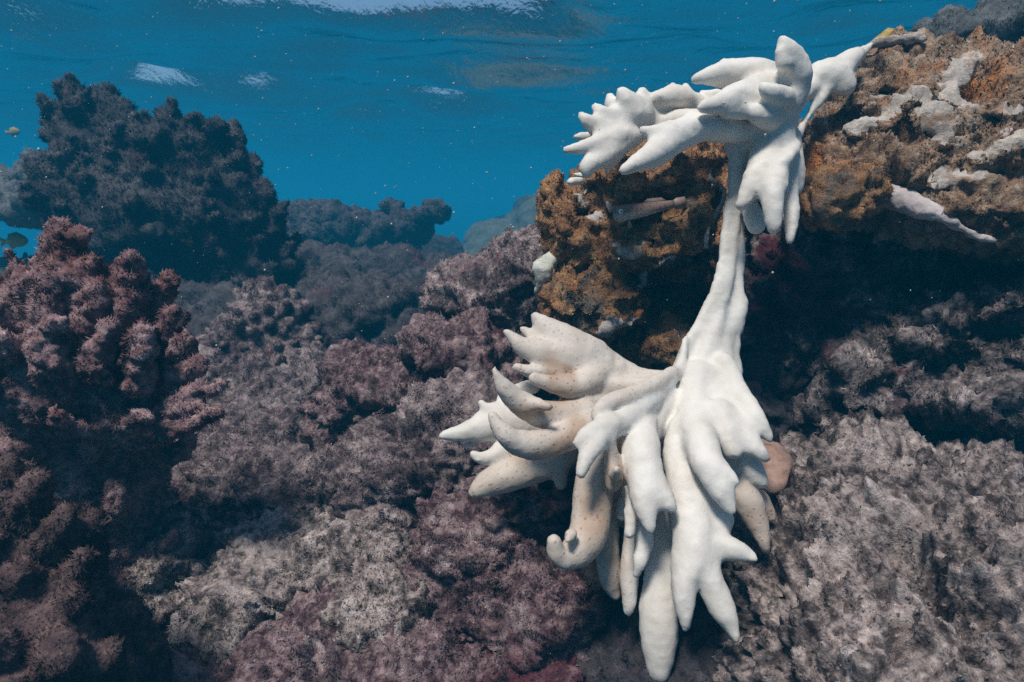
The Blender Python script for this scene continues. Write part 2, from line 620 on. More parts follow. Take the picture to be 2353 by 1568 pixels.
def grid_mesh(name, xs, ys, zf, mat, tint=True):
    X, Y = np.meshgrid(xs, ys, indexing='ij')
    V = np.stack([X.ravel(), Y.ravel(), np.zeros(X.size)], 1)
    V[:, 2] = zf(V)
    nx, ny = len(xs), len(ys)
    I = np.arange(nx * ny).reshape(nx, ny)
    F = np.stack([I[:-1, :-1], I[1:, :-1], I[1:, 1:], I[:-1, 1:]], -1).reshape(-1, 4)
    return V, F


def axis(fine0, fine1, step, far, g=1.22):
    a = list(np.arange(fine0, fine1 + step, step))
    s, x = step, fine1
    while x < far:
        s *= g
        x += s
        a.append(min(x, far))
    s, x = step, fine0
    lo = []
    while x > -far:
        s *= g
        x -= s
        lo.append(max(x, -far))
    return np.array(sorted(set(lo + a)))


def bed_z(V):
    x, y = V[:, 0], V[:, 1]
    base = -0.02 + 0.42 * (1 / (1 + np.exp(-(y - 1.5) * 2.2))) - 0.0
    r = np.hypot(x, y)
    near = np.exp(-(r / 6) ** 2)
    drop = -7.5 / (1 + np.exp(-(r - 7.2) * 1.5))            # the reef edge falls away into deep water
    return base + drop + near * (0.10 * fbm(V * 2.3, 4, 3) + 0.03 * fbm(V * 11, 3, 8)) + (1 - near) * 0.25 * fbm(V * 0.35, 3, 5)


xs = axis(-1.6, 1.6, 0.03, 92)
ys = axis(0.1, 4.0, 0.03, 92)
V, F = grid_mesh('seabed', xs, ys, bed_z, None)
Nn, ar = vnormals(V, F)
tint = fbm(V * 15, 3, 4) * 0.5
seabed = link('seabed', mesh_np('seabed', V, F, np.zeros((0, 3)), Nn, {'tint': tint}, M['sand']))
tag(seabed, 'dark silty seabed between the coral mounds', kind='structure')


def water_mat():
    m, nt = nodes('water_underside')
    tc = nt.nodes.new('ShaderNodeTexCoord').outputs['Object']
    mp = nt.nodes.new('ShaderNodeMapping')
    mp.inputs['Rotation'].default_value = (0, 0, 0.5)
    mp.inputs['Scale'].default_value = (1.0, 0.6, 1.0)
    nt.links.new(tc, mp.inputs[0])
    n1 = noise(nt, mp.outputs[0], 3.2, 5, 0.6, 0.4)
    n2 = noise(nt, mp.outputs[0], 14.0, 3, 0.6, 0.8)
    hh = math_(nt, 'ADD', n1, math_(nt, 'MULTIPLY', n2, 0.2))
    bp = N_(nt, 'ShaderNodeBump', i_Strength=1.0, i_Distance=0.035)
    nt.links.new(hh, bp.inputs['Height'])
    fr = N_(nt, 'ShaderNodeFresnel', i_IOR=1.33)
    nt.links.new(bp.outputs[0], fr.inputs['Normal'])
    gl = N_(nt, 'ShaderNodeBsdfGlossy', i_Roughness=0.05)
    nt.links.new(bp.outputs[0], gl.inputs['Normal'])
    tr = nt.nodes.new('ShaderNodeBsdfTransparent')
    mx = nt.nodes.new('ShaderNodeMixShader')
    nt.links.new(fr.outputs[0], mx.inputs[0])
    nt.links.new(tr.outputs[0], mx.inputs[1])
    nt.links.new(gl.outputs[0], mx.inputs[2])
    out = nt.nodes.new('ShaderNodeOutputMaterial')
    nt.links.new(mx.outputs[0], out.inputs[0])
    return m


# steeper wave crests whose far slopes open a window to the sky
CRESTS = [(790, 8, .55, .34, .36), (1090, 10, .55, .34, .36), (940, -5, .6, .3, .3), (540, 25, .5, .25, .17), (330, 185, .40, .46, .42), (620, 192, .6, .45, .36), (840, 265, .5, .55, .32), (1030, 240, .6, .55, .36), (60, 30, .5, .3, .13)]


def wave_z(V):
    q = V.copy()
    q[:, 0] *= 0.7
    r = np.hypot(V[:, 0], V[:, 1])
    amp = np.exp(-(r / 30) ** 2)
    z = 0.18 * fbm(q * 0.6, 2, 31) + 0.038 * fbm(q * 1.5, 2, 41) + 0.004 * fbm(q * 5, 2, 51)
    wob = 0.25 * vnoise(q * 1.3, 61)
    for x, y, sx, sy, a in CRESTS:
        p = P(x, y, 1.0) - np.array([0, 0, CAMZ])
        p = p * (SURF - CAMZ) / p[2]
        z += a * np.exp(-((V[:, 0] - p[0]) / sx) ** 2 - ((V[:, 1] + wob - p[1]) / sy) ** 2)
    return SURF + amp * z


xs = axis(-7, 7, 0.055, 94)
ys = axis(-1, 13, 0.055, 94)
V, F = grid_mesh('water_surface', xs, ys, wave_z, None)
Nn, ar = vnormals(V, F)
water = link('water_surface', mesh_np('water_surface', V, F, np.zeros((0, 3)), Nn, {}, water_mat()))
tag(water, 'rippled underside of the sea surface', kind='structure')

hm, nt = nodes('blue_water')
pv = nt.nodes.new('ShaderNodeVolumePrincipled')
pv.inputs['Color'].default_value = (0.014, 0.42, 0.74, 1)
pv.inputs['Absorption Color'].default_value = (0.0, 0.0, 0.0, 1)
pv.inputs['Density'].default_value = 0.07
pv.inputs['Anisotropy'].default_value = 0.0
out = nt.nodes.new('ShaderNodeOutputMaterial')
nt.links.new(pv.outputs[0], out.inputs['Volume'])
hv = np.array([(x, y, z) for x in (-95, 95) for y in (-95, 95) for z in (-10.5, SURF + 0.8)], float)
hf = np.array([(0, 1, 3, 2), (4, 6, 7, 5), (0, 4, 5, 1), (2, 3, 7, 6), (0, 2, 6, 4), (1, 5, 7, 3)])
hz = link('haze', mesh_np('haze', hv, hf, np.zeros((0, 3)), None, {}, hm))
hz.data.polygons.foreach_set('use_smooth', np.zeros(6, bool))
tag(hz, 'blue sea water veiling the far reef', kind='stuff')

# ------------------------------------------------------------------ builders
SKIN = {}


def depth_at(name, x, y, default, r=11):
    """how far off the skin of a finished rock is where the picture has (x, y): things that grow on it are seated on it"""
    V = SKIN[name]
    v = V - np.array([0, 0, CAMZ])
    d = v[:, 1] * CP - v[:, 2] * SP
    u = v[:, 1] * SP + v[:, 2] * CP
    sx = 1176.5 + FPX * v[:, 0] / np.maximum(d, 1e-6)
    sy = 784.0 - FPX * u / np.maximum(d, 1e-6)
    m = ((sx - x) ** 2 + (sy - y) ** 2 < r * r) & (d > .1)
    return float(d[m].min()) if m.any() else default



def E(x, y, d, rx, ry, rd, rot=None):
    """ellipsoid prim: picture centre, depth, half sizes in picture pixels, half depth in metres"""
    p = ('ell', P(x, y, d), (px(rx, d), rd, px(ry, d)))
    return p if rot is None else p + (rot,)


def chain_px(pts, conv=None, s=1.0):
    """(x, y, r, d) rows in picture pixels -> world rows"""
    rows = []
    for x, y, r, d in pts:
        if conv:
            x, y = conv(x, y)
        rows.append((*P(x, y, d), px(r * s, d)))
    return rows


def displaced(V, F, disp, seed, w_=None):
    N, _ = vnormals(V, F)
    o = np.zeros(len(V))
    for kind, sc, amp in disp:
        seed += 1
        if kind == 'fbm':
            o += amp * fbm(V * sc, 3, seed)
        elif kind == 'billow':
            o += amp * (1 - 2.2 * np.abs(fbm(V * sc, 3, seed)))
        elif kind == 'ridge':
            o += amp * (np.abs(fbm(V * sc, 3, seed)) * 2 - 0.4)
        elif kind == 'knob':
            w = worley(V * sc, seed)
            o += amp * (np.sqrt(np.maximum(0, 1 - (w / 0.62) ** 2)) - 0.4)
        elif kind == 'pit':
            w = worley(V * sc, seed)
            o -= amp * np.clip(1 - w / 0.42, 0, 1) ** 0.7
    if w_ is not None:
        o *= w_
    return V + N * o[:, None]


def finish(V, F, mat, name, seed, blades=None):
    """mesh arrays with turf appended"""
    N, area = vnormals(V, F)
    t = fbm(V * 30, 3, seed + 90) * 0.45
    F3 = np.zeros((0, 3), int)
    if blades:
        for bi, b in enumerate(blades):
            b = dict(b)
            b['n'] = int(b['n'] * BLADES)
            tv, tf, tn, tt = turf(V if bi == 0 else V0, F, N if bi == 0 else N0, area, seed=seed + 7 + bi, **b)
            if bi == 0:
                V0, N0 = V, N
            F3 = np.vstack([F3, tf + len(V)])
            V = np.vstack([V, tv])
            N = np.vstack([N, tn])
            t = np.concatenate([t, tt])
    return V, F, F3, N, t


def rock(name, label, cat, prims, h, mat, k=0.05, disp=(), blades=None, seed=1, group=None, carve=None, clip=None, sm=1):
    f = Field(h)
    f.add(prims, k, 0.0)
    if carve:
        f.add(carve, 0.01, -0.0001)
    V, F, lab = f.build(clip)
    V = smooth(V, F, sm)
    V = displaced(V, F, disp, seed)
    SKIN[name] = V
    base = np.array([V[:, 0].mean(), V[:, 1].mean(), V[:, 2].min()])
    V, F, F3, N, t = finish(V, F, mat, name, seed, blades)
    o = link(name, mesh_np(name, V - base, F, F3, N, {'tint': t}, mat), loc=base)
    tag(o, label, cat, group)
    return o


def largest(FF):
    """which faces belong to the largest connected piece"""
    used, inv = np.unique(FF, return_inverse=True)
    f = inv.reshape(-1, 4)
    comp = np.arange(len(used))
    while True:
        mn = comp[f].min(1)
        new = comp.copy()
        for k in range(4):
            np.minimum.at(new, f[:, k], mn)
        if (new == comp).all():
            break
        comp = new
    fc = comp[f[:, 0]]
    ids, cnt = np.unique(fc, return_counts=True)
    return fc == ids[cnt.argmax()]


def split_build(name, label, cat, field, part_names, mat, disp=(), blades=None, seed=1, group=None, attr=None, base=None, sm=2, lab_of_part=None, clip=None, fallback=0, calm=None):
    """one seamless skin, cut into the parts named by its labels; neighbours share their border and normals"""
    V, F, lab = field.build(clip)
    V = smooth(V, F, sm)
    w = None
    if calm is not None:                                 # crusts are smoother than the rock they grow on
        w = np.where(lab > 0, calm, 1.0)[:, None]
        w = smooth(np.repeat(w, 3, 1), F, 3)[:, 0]
    V = displaced(V, F, disp, seed, w)
    SKIN[name] = V
    extra = attr(V, lab) if attr else {}
    N, area = vnormals(V, F)
    if base is None:
        base = np.array([V[:, 0].mean(), V[:, 1].mean(), V[:, 2].min()])
    t = fbm(V * 30, 3, seed + 90) * 0.45
    root = empty(name, base)
    tag(root, label, cat, group)
    fl = lab[F[:, 0]]
    labels = [L for L in np.unique(fl) if L != fallback] + [fallback]
    for L in labels:
        if L != fallback:                                # stray crumbs of a label go to the main part
            ids = np.nonzero(fl == L)[0]
            big = largest(F[ids])
            fl[ids[~big]] = fallback
        FF = F[fl == L]
        if len(FF) < 6:
            continue
        used, inv = np.unique(FF, return_inverse=True)
        v, n, ff = V[used], N[used], inv.reshape(-1, 4)
        tt = t[used]
        F3 = np.zeros((0, 3), int)
        ex = {k_: a[used] for k_, a in extra.items()}
        if blades and not (calm is not None and L != fallback):
            ar = area[fl == L]
            for bi, b in enumerate(blades):
                b = dict(b)
                n_b = int(BLADES * b.pop('n') * ar.sum() / area.sum())
                if n_b < 2:
                    continue
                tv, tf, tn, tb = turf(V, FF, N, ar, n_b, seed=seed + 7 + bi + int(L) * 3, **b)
                F3 = np.vstack([F3, tf + len(v)])
                v, n, tt = np.vstack([v, tv]), np.vstack([n, tn]), np.concatenate([tt, tb])
        ex['tint'] = tt
        nm = part_names(int(L))
        o = link(nm, mesh_np(nm, v - base, ff, F3, n, ex, mat if not lab_of_part else lab_of_part(int(L), mat)), parent=root)
    return root


def crusted_rock(name, label, cat, prims, h, mat, crusts, k=0.03, k_crust=0.012, thin=.7, disp=(), blades=None, seed=1, carve=None, clip=None):
    """a rock whose pale crusts are parts of the same skin; crusts: (rows of (x, y, r, d) in picture pixels, part name, material, how far they stand out)"""
    f = Field(h)
    f.margin = 0.002
    f.add(prims, k, 0.0, 0)
    if carve:
        f.add(carve, 0.01, -0.0001, 0)
    V, F, lab = f.build(clip)
    SKIN[name] = V
    for li, (chains, pn, pm, out_) in enumerate(crusts):
        pr = []
        for ch in chains:
            ds = [float(np.clip(depth_at(name, x, y, d), d - .10, d + .10)) for x, y, r, d in ch]
            ds = np.convolve(np.r_[ds[0], ds, ds[-1]], [.25, .5, .25], 'valid')
            pr.append(f.chain(chain_px([(x, y, r * thin, dd - px(r, dd) * out_) for (x, y, r, d), dd in zip(ch, ds)])))
        f.add(pr, .006, k_crust, li + 1)
    return split_build(name, label, cat, f, lambda L: 'rock' if L == 0 else crusts[L - 1][1], mat, disp=disp, blades=blades, seed=seed, sm=1, clip=clip, calm=.45,
                       lab_of_part=lambda L, m: m if L == 0 else crusts[L - 1][2])


def by(conv, s, rows):
    return [(*conv(x, y), r * s, d) for x, y, r, d in rows]

# ------------------------------------------------------------------ the bleached coral
FR = {}          # part -> list of chains; a chain is rows (x, y, r, d)


def fr(key, conv, s, *chains):
    FR.setdefault(key, [])
    for ch in chains:
        FR[key].append([(*conv(x, y), r * s, d) for x, y, r, d in ch])


S1, S3 = 0.3602, 0.3697 * 1.06
# upper spray
fr('A', c1, S1,
   [(215, 828, 32, .80), (300, 812, 42, .80), (410, 782, 58, .805), (540, 745, 70, .82), (660, 720, 55, .84)],
   [(350, 985, 30, .80), (345, 935, 48, .80), (420, 890, 62, .805), (530, 810, 72, .82), (640, 750, 60, .84)],
   [(480, 960, 22, .82), (500, 880, 50, .82)],
   [(280, 742, 24, .84), (360, 742, 32, .84), (470, 730, 45, .84)],
   [(312, 612, 28, .81), (360, 650, 46, .81), (450, 690, 70, .82), (600, 720, 60, .84)],
   [(402, 552, 27, .82), (450, 600, 50, .82), (540, 680, 70, .835)])
fr('B', c1, S1,
   [(492, 482, 27, .84), (510, 540, 48, .84), (560, 620, 70, .845)],
   [(570, 455, 38, .82), (620, 530, 75, .825), (670, 600, 95, .835), (730, 620, 60, .85)],
   [(700, 465, 38, .84), (690, 540, 70, .84)],
   [(520, 590, 40, .825), (600, 640, 55, .83)])
fr('C', c1, S1,
   [(745, 492, 24, .84), (810, 490, 50, .84), (890, 490, 72, .85), (980, 500, 62, .86), (1060, 520, 45, .87)],
   [(895, 412, 22, .86), (890, 450, 45, .855)],
   [(980, 430, 25, .87), (960, 470, 45, .86)],
   [(1090, 480, 36, .88), (1180, 480, 40, .88)])
fr('D', c1, S1,
   [(1035, 375, 34, .82), (1120, 358, 56, .82), (1220, 345, 82, .83), (1340, 350, 98, .84), (1480, 380, 110, .86), (1600, 430, 110, .88)],
   [(1215, 268, 28, .84), (1270, 290, 45, .84), (1390, 310, 60, .85), (1500, 330, 60, .86)],
   [(1090, 552, 38, .77), (1180, 530, 62, .775), (1280, 500, 85, .79), (1400, 470, 105, .81), (1540, 450, 115, .84)],
   [(1240, 590, 40, .78), (1330, 570, 60, .79), (1420, 520, 70, .80)])
fr('E_horn', c1, S1,
   [(1592, 122, 32, .79), (1610, 165, 50, .79), (1650, 240, 82, .80), (1675, 330, 100, .81), (1665, 430, 105, .82), (1600, 540, 110, .825), (1500, 640, 105, .82)],
   [(1572, 200, 26, .785), (1600, 280, 50, .79)],
   [(1470, 430, 34, .77), (1530, 470, 60, .775), (1590, 500, 85, .80)],
   [(1390, 570, 30, .78), (1430, 600, 60, .785), (1500, 620, 90, .80)])
fr('F_long', c1, S1,
   [(582, 958, 38, .75), (650, 918, 54, .755), (760, 860, 78, .77), (900, 755, 100, .79), (1050, 690, 95, .80), (1200, 690, 92, .815), (1330, 690, 90, .83), (1440, 680, 90, .83)],
   [(700, 702, 28, .78), (760, 715, 42, .78), (860, 720, 65, .785)],
   [(1000, 605, 30, .80), (1000, 650, 60, .80)])
fr('G_saddle', c1, S1,
   [(1780, 420, 50, .93), (1830, 350, 80, .93), (1940, 320, 85, .94), (2040, 240, 58, .95), (2120, 190, 30, .97), (2165, 150, 14, .98)],
   [(1960, 340, 75, .93), (2000, 420, 60, .93), (1950, 440, 35, .93)],
   [(1900, 380, 60, .93), (1850, 470, 40, .925), (1815, 545, 20, .91), (1760, 610, 18, .90), (1715, 680, 28, .88), (1690, 740, 30, .87)],
   [(1790, 440, 18, .92), (1800, 500, 14, .91), (1770, 560, 10, .90)])
fr('H_hang', c1, S1,
   [(1560, 660, 100, .85), (1540, 780, 125, .83), (1500, 900, 120, .82), (1470, 980, 105, .81)],
   [(1335, 1180, 38, .80), (1365, 1120, 55, .80), (1420, 1020, 85, .805)],
   [(1540, 1325, 42, .78), (1535, 1240, 60, .78), (1530, 1120, 75, .785), (1540, 1000, 90, .80), (1600, 850, 70, .82)],
   [(1600, 1050, 25, .785), (1560, 1020, 60, .79)],
   [(1640, 1400, 36, .82), (1650, 1310, 44, .825), (1650, 1180, 50, .83), (1640, 1020, 60, .835), (1640, 880, 70, .84)],
   [(1690, 1085, 34, .84), (1700, 1000, 42, .84), (1670, 880, 50, .845), (1650, 740, 60, .85)],
   [(1600, 900, 32, .79), (1650, 860, 36, .80), (1680, 800, 30, .82)])
fr('I_back', c1, S1,
   [(1430, 1310, 60, .83), (1405, 1240, 60, .835), (1380, 1130, 45, .845), (1400, 1020, 45, .85)])
fr('T_bit', c1, S1, [(245, 1030, 26, .86), (310, 1025, 24, .87)], [(275, 985, 18, .89), (330, 990, 20, .89)])
# the stalk
VIEW = lambda x, y: (x, y)
fr('stalk', VIEW, 1,
   [(1700, 322, 34, .87), (1697, 360, 25, .865), (1690, 420, 19, .86), (1688, 480, 15, .855), (1681, 560, 13, .85), (1672, 640, 14, .842), (1655, 710, 17, .835), (1628, 790, 26, .825), (1605, 880, 34, .81), (1592, 980, 46, .785)],
   [(1738, 330, 26, .87), (1722, 400, 23, .87), (1704, 470, 14, .868), (1695, 560, 10, .862), (1690, 640, 11, .856), (1678, 720, 16, .845), (1660, 800, 26, .83), (1648, 900, 38, .81), (1640, 990, 48, .785)],
   [(1672, 470, 9, .85), (1660, 580, 9, .845), (1645, 660, 11, .838), (1612, 735, 12, .83), (1580, 790, 13, .822), (1562, 840, 15, .812), (1548, 890, 15, .80)],
   [(1700, 560, 9, .858), (1697, 640, 10, .852), (1700, 690, 12, .845), (1692, 740, 11, .842), (1690, 790, 9, .838), (1682, 850, 18, .825), (1690, 930, 28, .805), (1700, 1000, 34, .79)],
   [(1712, 688, 4, .848), (1704, 710, 8, .845), (1692, 735, 10, .842)],
   [(1704, 745, 3, .845), (1692, 765, 7, .842)], [(1709, 700, 3, .846), (1698, 720, 7, .843)], [(1699, 790, 3, .838), (1688, 805, 7, .836)], [(1700, 835, 4, .83), (1688, 850, 8, .826)],
   [(1720, 320, 20, .88), (1780, 330, 20, .88), (1826, 300, 12, .885)])
# lower spray
fr('J_hand', c2, S1,
   [(802, 192, 33, .80), (835, 225, 52, .80), (900, 290, 85, .80), (1040, 380, 115, .80), (1160, 440, 120, .81)],
   [(620, 288, 30, .78), (665, 330, 44, .78), (740, 390, 66, .78), (880, 430, 95, .785), (1060, 460, 120, .795), (1200, 510, 120, .81)],
   [(720, 272, 26, .80), (760, 305, 38, .80), (830, 340, 60, .80)],
   [(680, 515, 32, .77), (740, 535, 38, .77), (830, 545, 50, .775), (950, 530, 75, .78)],
   [(796, 582, 34, .745), (850, 605, 48, .75), (950, 630, 62, .755), (1060, 640, 72, .765), (1150, 590, 95, .78), (1220, 540, 100, .80)],
   [(1200, 500, 90, .81), (1290, 560, 50, .81), (1380, 600, 40, .81)])
fr('K_horn', c2, S1,
   [(540, 525, 25, .71), (562, 580, 40, .71), (615, 660, 62, .715), (700, 740, 80, .725), (800, 800, 90, .74), (950, 830, 95, .755), (1100, 800, 95, .77)],
   [(885, 768, 36, .70), (820, 755, 48, .71), (740, 750, 60, .72)],
   [(1120, 780, 90, .77), (1230, 720, 70, .79)])
fr('L_tusk', c2, S1,
   [(524, 815, 27, .70), (550, 870, 45, .70), (610, 940, 66, .70), (710, 1000, 85, .71), (850, 1010, 95, .72), (1000, 960, 95, .735), (1120, 890, 85, .75), (1220, 830, 60, .765)])
fr('M_left', c2, S1,
   [(206, 955, 22, .80), (260, 945, 40, .80), (340, 930, 58, .805), (460, 900, 90, .81), (620, 860, 120, .82), (800, 840, 120, .83)],
   [(457, 742, 26, .81), (490, 775, 40, .81), (560, 800, 70, .815)],
   [(600, 720, 50, .83), (720, 650, 45, .83), (800, 640, 45, .83)],
   [(332, 1015, 14, .82), (420, 1005, 26, .82)],
   [(405, 1068, 30, .79), (450, 1095, 38, .79), (540, 1080, 58, .80), (660, 1010, 80, .815)],
   [(440, 830, 25, .81), (520, 850, 60, .815)])
fr('N_under', c2, S1, [(412, 1312, 42, .79), (470, 1270, 72, .79), (580, 1220, 98, .795), (740, 1170, 110, .80), (900, 1110, 110, .80), (1050, 1020, 90, .79)])
fr('N_short', c2, S1, [(965, 1265, 44, .79), (960, 1180, 52, .79), (970, 1080, 55, .79), (1050, 980, 60, .78)])
fr('O_lip', c2, S1,
   [(1093, 1190, 38, .665), (1120, 1110, 56, .67), (1180, 1020, 66, .68), (1270, 920, 74, .70), (1370, 850, 80, .72), (1470, 775, 74, .74), (1580, 680, 54, .765), (1680, 580, 40, .785), (1735, 470, 30, .80), (1760, 330, 22, .815)],
   [(1065, 998, 32, .675), (1110, 950, 42, .68), (1190, 900, 50, .69), (1280, 870, 60, .70)])
fr('O_collar', c2, S1,
   [(1195, 830, 40, .705), (1230, 765, 55, .71), (1340, 715, 60, .725), (1440, 680, 58, .74), (1560, 625, 55, .76), (1680, 540, 36, .785)],
   [(1150, 400, 70, .815), (1300, 480, 62, .815), (1450, 560, 50, .81), (1600, 590, 44, .80)], [(1180, 640, 80, .79), (1330, 640, 62, .785), (1500, 620, 50, .785)],
   [(1290, 620, 40, .79), (1330, 520, 45, .80), (1380, 560, 40, .80), (1500, 590, 36, .80), (1620, 570, 30, .80)])
fr('P_nub', c2, S1,
   [(1290, 990, 32, .69), (1290, 1060, 48, .695), (1300, 1140, 60, .70), (1300, 1230, 62, .70), (1295, 1265, 48, .70)],
   [(1320, 1165, 32, .665), (1312, 1200, 48, .68)])
fr('Q_hook', c3, S3,
   [(770, 690, 42, .67), (785, 760, 58, .675), (835, 800, 66, .68), (920, 745, 95, .69), (985, 640, 110, .705), (1000, 520, 115, .72), (1010, 400, 118, .73), (1040, 260, 110, .74), (1100, 120, 90, .75)],
   [(850, 690, 22, .66), (880, 650, 40, .67)])
fr('Q_back', c3, S3, [(1150, 1020, 40, .745), (1120, 930, 62, .745), (1105, 800, 72, .75), (1100, 650, 75, .755), (1110, 500, 60, .76)])
fr('R_finger', c3, S3,
   [(1370, 612, 34, .66), (1350, 520, 60, .665), (1330, 400, 88, .675), (1330, 270, 108, .69), (1310, 140, 112, .705), (1320, 0, 85, .73), (1350, -90, 55, .765)],
   [(1505, 490, 36, .665), (1455, 430, 60, .67), (1390, 350, 80, .68)])
fr('S_thin', c3, S3, [(1240, 645, 34, .68), (1245, 560, 40, .685), (1250, 460, 42, .69), (1260, 360, 45, .70)])
fr('S_spike', c3, S3, [(1285, 900, 26, .69), (1300, 830, 42, .69), (1325, 720, 55, .695), (1330, 600, 60, .70), (1320, 480, 60, .71)])
fr('T_spike', c3, S3, [(1232, 1135, 22, .72), (1235, 1050, 42, .72), (1240, 920, 55, .725), (1250, 780, 60, .73), (1260, 600, 60, .74)],
   [(1190, 540, 30, .73), (1200, 460, 40, .735)])
fr('U_tongue', c3, S3,
   [(1420, 1495, 68, .70), (1420, 1420, 84, .70), (1420, 1280, 108, .705), (1425, 1120, 112, .71), (1440, 940, 105, .72), (1460, 760, 100, .73), (1480, 560, 95, .74), (1500, 350, 90, .75)])
fr('U_sheet', c3, S3,
   [(1230, 560, 60, .765), (1220, 380, 90, .765), (1260, 180, 110, .765), (1330, -20, 110, .77), (1450, -200, 90, .785)],
   [(1720, 560, 90, .745), (1680, 380, 120, .75), (1640, 180, 120, .76), (1600, -20, 110, .77)],
   [(1880, 420, 70, .755), (1820, 250, 100, .76), (1740, 60, 110, .77)],
   [(1080, 420, 70, .775), (1120, 250, 100, .775), (1200, 80, 110, .775), (1300, -80, 100, .78)])
fr('V_front', c3, S3,
   [(1590, 1235, 26, .65), (1582, 1150, 48, .65), (1575, 1040, 66, .655), (1585, 920, 76, .66), (1620, 800, 110, .67), (1640, 660, 125, .68), (1610, 500, 115, .695), (1570, 330, 100, .71), (1550, 160, 95, .73), (1560, 0, 80, .75)],
   [(1908, 1305, 24, .645), (1870, 1220, 48, .65), (1815, 1110, 78, .655), (1770, 1000, 82, .66), (1720, 880, 85, .665), (1680, 760, 100, .675)],
   [(2020, 800, 28, .66), (1950, 765, 52, .665), (1840, 730, 75, .67), (1720, 690, 95, .68)],
   [(1830, 560, 60, .69), (1760, 600, 80, .69), (1680, 480, 80, .70), (1640, 350, 80, .71)])
fr('W_upper', c3, S3,
   [(1875, 500, 34, .66), (1835, 420, 62, .665), (1790, 330, 76, .67), (1730, 220, 88, .68), (1690, 100, 104, .705), (1655, -40, 108, .745), (1650, -180, 105, .78), (1665, -330, 95, .80)],
   [(1912, 328, 20, .66), (1870, 290, 40, .665), (1800, 240, 62, .675)])
fr('X_right', c3, S3,
   [(2090, 182, 22, .715), (2040, 130, 50, .715), (1960, 60, 75, .725), (1880, -40, 85, .745), (1800, -160, 95, .775), (1750, -300, 90, .80)],
   [(2118, 62, 22, .725), (2080, 15, 42, .73), (2020, -70, 60, .735), (1950, -180, 64, .76), (1880, -300, 60, .785), (1830, -420, 55, .80)],
   [(1880, 130, 55, .715), (1850, 20, 75, .725), (1800, -100, 90, .745)])
fr('Y_right', c3, S3, [(2088, 350, 22, .735), (2040, 290, 52, .735), (1970, 190, 75, .74), (1900, 60, 75, .75), (1840, -60, 70, .765)])
fr('Z_tan', c3, S3, [(2088, 745, 26, .735), (2065, 670, 44, .735), (2025, 560, 70, .74), (1970, 430, 88, .745), (1910, 280, 80, .755), (1860, 120, 70, .765)],
   [(2110, 540, 40, .76), (2050, 430, 60, .76)])

cf = Field(0.0036)
keys = list(FR)
TANPTS = []
for li, key in enumerate(keys):
    prims = [cf.chain(chain_px([(x, y, r, d) for x, y, r, d in ch])) for ch in FR[key]]
    cf.add(prims, 0.011 if key == 'stalk' else 0.008, 0.008 if key in ('W_upper', 'X_right', 'Y_right') else 0.0035, li)
# webs that carry every frond back to the stalk
for conv, pts in ((c1, [(1440, 690, 90, .83), (1480, 700, 95, .85), (1400, 760, 85, .86), (1300, 790, 70, .865)]),
                  (c1, [(1600, 620, 90, .84), (1480, 720, 90, .86), (1350, 790, 80, .865)]),
                  (c1, [(640, 740, 50, .845), (760, 690, 50, .85), (900, 640, 60, .85), (1100, 640, 70, .84), (1300, 670, 80, .845)]),
                  (c1, [(740, 600, 50, .85), (900, 570, 50, .87), (1100, 560, 60, .87), (1300, 560, 70, .86), (1450, 600, 80, .86)]),
                  (c1, [(1600, 600, 90, .87), (1690, 500, 70, .89), (1780, 420, 50, .92)])):
    cf.add([cf.chain([(*P(*conv(x, y), d), px(r * S1, d)) for x, y, r, d in pts])], 0.006, 0.007, keys.index('stalk'))
for pts in ([(1450, 900, 80, .79), (1550, 860, 100, .79), (1700, 820, 120, .79), (1850, 760, 130, .79)],
            [(1150, 820, 90, .79), (1300, 900, 90, .785), (1450, 960, 100, .78), (1600, 900, 110, .785), (1750, 850, 110, .785)],
            [(900, 880, 90, .81), (1100, 900, 90, .80), (1300, 930, 90, .79)],
            [(1200, 560, 80, .815), (1350, 700, 60, .80), (1550, 760, 60, .79)]):
    cf.add([cf.chain([(*P(*c2(x, y), d), px(r * S1, d)) for x, y, r, d in pts])], 0.006, 0.007, keys.index('stalk'))

TAN = [(c2, 900, 520, .9, 70), (c2, 1000, 640, 1.2, 70), (c2, 720, 780, 1.1, 70), (c2, 860, 760, 1.1, 50), (c2, 1000, 720, .9, 90),
       (c2, 800, 1040, .6, 60), (c2, 960, 1000, 1.3, 70), (c2, 1080, 900, 1.0, 60), (c2, 540, 1060, .7, 60), (c2, 600, 980, .5, 60), (c2, 850, 330, .55, 70),
       (c2, 1290, 1090, 1.3, 60), (c2, 1300, 1240, 1.2, 55), (c2, 700, 1200, .9, 130), (c2, 960, 1160, .6, 60), (c2, 480, 1280, .5, 60),
       (c3, 1000, 480, .9, 110), (c3, 1000, 330, .8, 90), (c3, 960, 700, .9, 90), (c3, 840, 800, .5, 60), (c3, 1110, 800, 1.0, 90), (c3, 1130, 980, .9, 60),
       (c3, 1500, 250, .5, 60), (c3, 1330, 300, .3, 60), (c3, 1970, 450, .7, 70), (c3, 2020, 570, .4, 50), (c3, 1560, 450, .35, 60), (c3, 1430, 900, .25, 90)]


